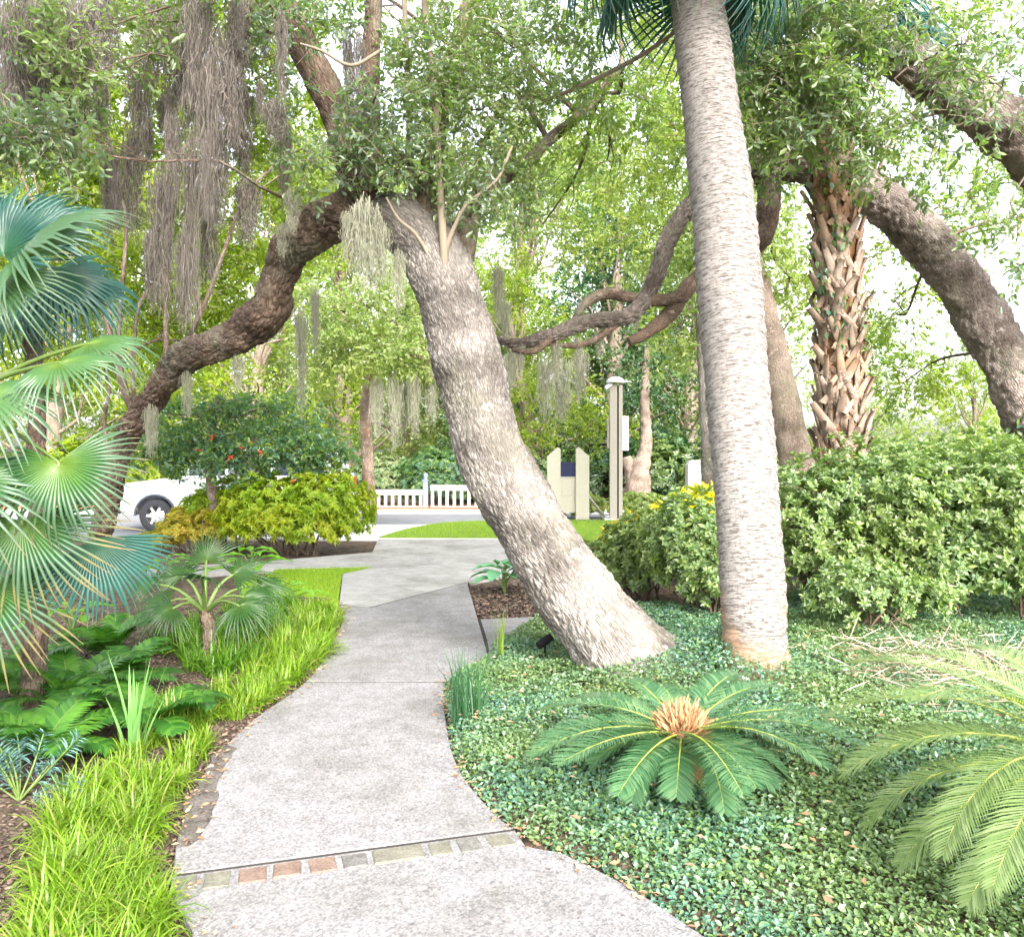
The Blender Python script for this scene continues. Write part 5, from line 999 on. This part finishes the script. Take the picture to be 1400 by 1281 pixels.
for sy in (-1, 1):
    for x0, x1, x2, x3 in ((-.95, -.05, -.05, -.42), (.02, .92, .92, .02), (1.0, 2.1, 1.88, 1.0)):
        g = Geo(); yb = .90 * sy * 1.0; yt = .79 * sy; yo = .012 * sy
        g.add([(x0, yb * .985 + yo, 1.20), (x1, yb * .985 + yo, 1.20), (x2, yt + yo, 1.68), (x3, yt + yo, 1.68)], [[0, 1, 2], [0, 2, 3]] if sy < 0 else [[0, 2, 1], [0, 3, 2]]); part('window', g, M['glass'], car, local=True)
    for hx in (-.15, .85): part('door_handle', Geo().box((hx, sy * .965, 1.0), (.2, .03, .035)), M['metalpale'], car, local=True)
    for dx in (-.98, -.02, .95): part('door_seam', Geo().box((dx, sy * .949, .78), (.012, .006, .72)), M['bumper'], car, local=True)
    g = Geo(); g.box((-.85, sy * 1.02, 1.22), (.12, .2, .16)); part('mirror', g, M['carwhite'], car, local=True)
    g = Geo(); g.box((-2.28, sy * .72, .86), (.2, .34, .16)); part('headlight', g, M['lampglass'], car, local=True)
    g = Geo(); g.box((2.36, sy * .78, .98), (.1, .22, .32)); part('tail_light', g, M['berry'], car, local=True)
    for wx in (-1.5, 1.4):
        g = Geo(); lathe(g, [(.20, -.11), (.30, -.115), (.345, -.09), (.355, 0), (.345, .09), (.30, .115), (.20, .11)], 28); V = g.V[0]; g.V[0] = V[:, [0, 2, 1]] + A_([wx, sy * .84, .355]); wo = part('wheel', g, M['tyre'], car, True, True)
        g = Geo(); lathe(g, [(.21, -.10), (.205, .10)], 28); lathe(g, [(.001, .09), (.05, .095), (.06, .08)], 12)
        for q in range(6): g.box((math.cos(q * math.pi / 3) * .12, math.sin(q * math.pi / 3) * .12, .08), (.17, .06, .025), 0, rotz(q * math.pi / 3))
        for i_ in range(len(g.V)): V = g.V[i_]; g.V[i_] = np.column_stack([V[:, 0], sy * V[:, 2], V[:, 1]]) + A_([wx, sy * .84, .355])
        link('rim', g.mesh('rim'), M['rim'], wo)
        g = Geo(); tube(g, [(wx + .43 * math.cos(a), sy * .95, .36 + .43 * math.sin(a), .03) for a in np.linspace(0, math.pi, 12)], 6, .2); part('wheel_arch', g, M['bumper'], car, True, True)
g = Geo(); g.box((-2.36, 0, .50), (.14, 1.8, .22)); part('front_bumper', g, M['bumper'], car, local=True)
g = Geo(); g.box((-2.40, 0, .80), (.05, .95, .16)); part('grille', g, M['bumper'], car, local=True)

car.scale = (.96, .96, .96)
# ------------------------------------------------------------------ picket fences
def fence(u0, u1, vt, vb, Y, label, ends):
    x0, x1 = (u0 - 700) / F * Y, (u1 - 700) / F * Y; zt, zb = CH - (vt - HV) / F * Y, CH - (vb - HV) / F * Y
    fo = root('picket_fence', ((x0 + x1) / 2, Y, zb), label, 'fence'); h = zt - zb
    part('rail', Geo().box(((x0 + x1) / 2, Y, zt - .06), (x1 - x0 - .16, .06, .15)), M['whitewood'], fo)
    part('rail', Geo().box(((x0 + x1) / 2, Y + .035, zb + .06), (x1 - x0 - .16, .03, .08)), M['whitewood'], fo)
    n = int((x1 - x0 - .2) / .17)
    for q in range(n):
        x = x0 + .14 + (x1 - x0 - .28) * q / (n - 1); part('picket', Geo().box((x, Y, zb + (h - .137) / 2 + .002), (.085, .028, h - .137)), M['whitewood'], fo)
    for x in ends(x0, x1):
        g = Geo(); g.box((x, Y, zb + (h + .30) / 2 - .04), (.13, .13, h + .30)); g.box((x, Y, zt + .275), (.18, .18, .03)); lathe(g, [(.001, .20), (.05, .18), (.065, .13), (.05, .06), (.04, .0)], 12, (x, Y, zt + .285)); part('post', g, M['bluepost'], fo)
fence(482, 582, 670, 697, 23.6, 'lower white picket fence panel by the clipped hedge mounds', lambda a, b: (a, b))
fence(584.5, 668, 664, 697, 23.6, 'taller white picket fence panel running behind the leaning oak', lambda a, b: (b,))
# ------------------------------------------------------------------ sign, post, cabinet, stump
Ys = 20.0; sx = (776 - 700) / F * Ys; sg = root('wooden_sign', (sx, Ys, .03), 'cream wooden sign stand with pointed posts and a navy plaque', 'sign')
for x, s_ in ((-.32, 1), (.34, -1)):
    o = profile('post', [(-.17 if s_ > 0 else -.15, 0), (.15 if s_ > 0 else .17, 0), (.15 if s_ > 0 else .17, 1.68 if s_ > 0 else 1.5), (.08 if s_ > 0 else .10, 1.72 if s_ > 0 else 1.56), (-.10 if s_ > 0 else -.08, 1.56 if s_ > 0 else 1.72), (-.17 if s_ > 0 else -.15, 1.5 if s_ > 0 else 1.68)], -.07, .07, M['cream'], sg, .008); o.location = (x, 0, 0)
for z, h in ((.36, .40), (.775, .42)): part('board', Geo().box((.01, .03, z), (.36, .05, h)), M['cream'], sg, local=True)
part('plaque', Geo().box((.01, .02, 1.19), (.36, .05, .34)), M['plaque'], sg, local=True)
part('board', Geo().box((.01, .03, 1.005), (.36, .052, .02)), M['whitewood'], sg, local=True)
g = Geo(); tube(g, [(.45, .25, .62, .03), (.95, .5, .02, .03)], 6, .5); part('brace', g, M['woodgrey'], sg, local=True)
Yp = 20.1; px_ = (841.5 - 700) / F * Yp; lp = root('lamp_post', (px_, Yp, .03), 'tall weathered wooden post with a pale hood on top', 'lamp post')
part('post', Geo().box((-.055, 0, 1.62), (.17, .16, 3.24)), M['woodgrey'], lp, local=True); part('post', Geo().box((.115, 0, 1.60), (.09, .16, 3.20)), M['woodgrey'], lp, local=True); part('groove_shade', Geo().box((.05, .01, 1.6), (.04, .12, 3.18)), M['black'], lp, local=True)  # black strip added as the shade in the groove between the boards
g = Geo(); lathe(g, [(.001, .14), (.10, .125), (.18, .08), (.22, .0), (.21, -.02), (.10, -.015), (.001, -.015)], 20, (.0, 0, 3.27)); part('hood', g, M['metalpale'], lp, True, True)
g = Geo(); tube(g, [(.1, 0, 3.27, .025), (.26, -.02, 3.29, .02), (.38, -.03, 3.27, .014)], 8, .1); tube(g, [(-.1, -.1, 3.2, .03), (-.2, -.13, 3.16, .05), (-.26, -.16, 3.11, .04)], 10, .06); part('arm', g, M['metalpale'], lp, True, True)
part('meter_box', Geo().box((.225, .02, 2.05), (.16, .22, .82)), M['metalpale'], lp, local=True); part('meter_box', Geo().box((-.17, .03, 2.05), (.05, .12, .7)), M['woodgrey'], lp, local=True)
Yc = 22.0; cx_ = (953 - 700) / F * Yc
cb = root('utility_cabinet', (cx_, Yc, 0), 'pale grey utility cabinet beside the mossy slim trunk', 'cabinet')
profile('body', [(-.27, 0), (.27, 0), (.27, 1.30), (.20, 1.42), (-.20, 1.42), (-.27, 1.30)], -.2, .2, M['cabinet'], cb, .02); part('door', Geo().box((0, -.21, .72), (.46, .02, 1.1)), M['cabinet'], cb, local=True); part('handle', Geo().box((.16, -.23, .75), (.03, .03, .12)), M['black'], cb, local=True)
Yt = 23.0; tx = (872 - 700) / F * Yt; st = root('forked_tree', (tx, Yt, 0), 'small forked tree with a sawn stub behind the tall wooden post', 'tree')
g = Geo(); tube(g, [(tx, Yt, -.1, .48), (tx, Yt, .3, .36), (tx + .02, Yt, 1.0, .34), (tx + .16, Yt, 1.5, .20), (tx + .24, Yt, 2.1, .16), (tx + .2, Yt + .1, 3.2, .12), (tx + .3, Yt + .2, 4.6, .07)], 24, .06, 0, .14, (10, 4, .03)); tube(g, [(tx - .02, Yt, .7, .28), (tx - .20, Yt, 1.15, .2), (tx - .33, Yt, 1.5, .15)], 18, .06, 0, .14, (8, 4, .03)); part('trunk', g, M['far_bark'], st, True); g = Geo(); clump(g, (tx + .3, Yt + .2, 4.2), (1.5, 1.0, 1.1), 60, FAR, .8); part('crown', g, LM('dark_leaf'), st)
c = GH(745, 900); sp_ = root('garden_spotlight', c, 'small black garden spotlight in the jasmine near the oak foot', 'spotlight')
g = Geo(); tube(g, [(0, 0, -.05, .008), (0, 0, .1, .008)], 8, .05); part('stake', g, M['black'], sp_, True, True)
g = Geo(); tube(g, [(-.05, -.03, .10, .03), (0, 0, .13, .032), (.05, .02, .16, .03)], 14, .02); part('head', g, M['black'], sp_, True, True)

# ------------------------------------------------------------------ slim trunks behind the palm
def slim(name, rows, label, mat, group=None):
    pts = limb(rows); o = root(name, (pts[0][0], pts[0][1], max(-.03, pts[0][2])), label, 'tree', group); g = Geo(); q = tube(g, pts, 24, .05, 0, .08, (9, 6, .012)); part('trunk', g, M[mat], o, True); return o, q
o, q = slim('leaning_tree', [(1112, 745, 14.5, 56), (1095, 655, 14.5, 48), (1078, 580, 14.6, 44), (1062, 500, 14.7, 40), (1045, 430, 14.8, 36), (1022, 340, 15, 32), (1000, 200, 15, 28), (990, 60, 15, 20)], 'slim brown trunk leaning out from behind the ringed palm', 'far_bark')
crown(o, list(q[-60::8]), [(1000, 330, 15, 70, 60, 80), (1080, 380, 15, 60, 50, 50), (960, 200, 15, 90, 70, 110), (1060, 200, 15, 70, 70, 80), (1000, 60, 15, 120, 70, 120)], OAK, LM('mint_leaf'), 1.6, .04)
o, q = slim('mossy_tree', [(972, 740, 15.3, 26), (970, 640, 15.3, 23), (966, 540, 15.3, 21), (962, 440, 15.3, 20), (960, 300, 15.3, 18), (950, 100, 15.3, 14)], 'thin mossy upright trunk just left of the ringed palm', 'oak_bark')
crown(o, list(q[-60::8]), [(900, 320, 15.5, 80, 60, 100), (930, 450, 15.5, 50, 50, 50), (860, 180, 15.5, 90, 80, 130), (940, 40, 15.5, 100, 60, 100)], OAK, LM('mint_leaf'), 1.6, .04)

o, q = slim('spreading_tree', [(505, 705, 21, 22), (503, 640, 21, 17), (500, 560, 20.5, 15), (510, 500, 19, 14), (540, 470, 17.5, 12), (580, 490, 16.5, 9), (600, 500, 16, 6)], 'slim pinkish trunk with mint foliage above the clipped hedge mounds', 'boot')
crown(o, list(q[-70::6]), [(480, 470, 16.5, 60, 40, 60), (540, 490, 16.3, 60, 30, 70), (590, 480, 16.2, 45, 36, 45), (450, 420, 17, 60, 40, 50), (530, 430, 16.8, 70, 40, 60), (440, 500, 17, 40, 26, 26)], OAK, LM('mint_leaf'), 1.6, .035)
# ------------------------------------------------------------------ trees beyond the road
def far_tree(seed, mat, h=13., cr=4.2, low=.22, nclump=26, nsp=24, sc=1.0, barkm='far_bark', tw='dark_twig'):
    global rng
    keep = rng; rng = np.random.default_rng(seed); ro = root('tree', (0, 0, 0), 'tree', 'tree', 'trees beyond the road'); g = Geo()
    lean = rng.normal(0, .6, 2); tp = [(0, 0, -.2, .42), (lean[0] * .2, lean[1] * .2, h * .2, .30), (lean[0] * .6, lean[1] * .6, h * .45, .24), (lean[0], lean[1], h * .8, .10)]
    tq = tube(g, tp, 16, .2, 0, .1, (8, 3, .03)); part('trunk', g, M[barkm], ro, True, True); gl = Geo(); gb = Geo()
    for q in range(nclump):
        f = rng.uniform(low, 1.0); rr = cr * (math.sin(math.pi * min(1, (f - low + .25) / (1.2 - low))) ** .6) * rng.uniform(.3, 1.0); a_ = rng.uniform(0, 6.28); c = A_([rr * math.cos(a_) + lean[0] * f, rr * math.sin(a_) + lean[1] * f, h * f])
        clump(gl, c, A_([1.25, 1.25, .85]) * rng.uniform(.8, 1.3) * cr / 4.2, nsp, FAR, sc, .2, .25); a0 = tq[int(len(tq) * min(.95, max(.15, f * .8)))]; tube(gb, wig(a0[:3], c, .07, .02, 3), 5, .5)
    part('crown', gl, [M[mat], M[tw]], ro, False, True); part('branches', gb, M[barkm], ro, True, True); rng = keep; return ro
protos = {'lime': far_tree(3, 'lime_leaf', 12, 4.2, .16, 30, 30), 'mint': far_tree(4, 'mint_leaf', 13, 4.6, .18, 32, 30), 'dark': far_tree(5, 'dark_leaf', 10, 3.6, .12, 28, 30), 'green': far_tree(6, 'oak_leaf', 13, 4.6, .18, 32, 30)}
used = set()
def far(kind, u, Y, rz, sc, label):
    p = protos[kind]; loc = ((u - 700) / F * Y, Y, 0)
    if kind in used: o = copy_tree(p, loc, rz, sc, label)
    else: used.add(kind); o = p; p.location = loc; p.rotation_euler = (0, 0, rz); p.scale = (sc,) * 3; p['label'] = label
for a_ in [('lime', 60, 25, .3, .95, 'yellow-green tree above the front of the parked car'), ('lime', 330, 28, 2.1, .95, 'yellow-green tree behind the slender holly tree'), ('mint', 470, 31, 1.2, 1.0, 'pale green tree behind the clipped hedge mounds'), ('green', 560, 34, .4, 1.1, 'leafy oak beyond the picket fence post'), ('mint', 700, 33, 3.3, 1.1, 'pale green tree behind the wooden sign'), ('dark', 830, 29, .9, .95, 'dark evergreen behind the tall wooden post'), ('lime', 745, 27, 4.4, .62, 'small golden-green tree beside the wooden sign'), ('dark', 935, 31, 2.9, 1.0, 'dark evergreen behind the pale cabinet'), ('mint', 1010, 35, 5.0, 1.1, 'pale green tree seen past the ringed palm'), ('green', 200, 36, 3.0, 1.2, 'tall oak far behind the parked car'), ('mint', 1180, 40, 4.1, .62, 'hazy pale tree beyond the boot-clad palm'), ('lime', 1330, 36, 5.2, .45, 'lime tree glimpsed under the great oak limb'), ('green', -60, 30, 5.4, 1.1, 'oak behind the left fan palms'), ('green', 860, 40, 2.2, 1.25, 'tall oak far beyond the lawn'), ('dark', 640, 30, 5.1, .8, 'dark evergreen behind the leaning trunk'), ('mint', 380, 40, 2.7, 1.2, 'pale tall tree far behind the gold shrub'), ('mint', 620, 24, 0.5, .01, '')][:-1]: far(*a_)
g = Geo()
for q in range(120):
    x = rng.uniform(-42, 42); y = rng.uniform(44, 52); h = rng.uniform(1.0, 5.5) if x < 14 else rng.uniform(.8, 3.2); clump(g, (x, y, h), (2.8, 1.4, 1.6), 22, FAR, 1.7, .2)
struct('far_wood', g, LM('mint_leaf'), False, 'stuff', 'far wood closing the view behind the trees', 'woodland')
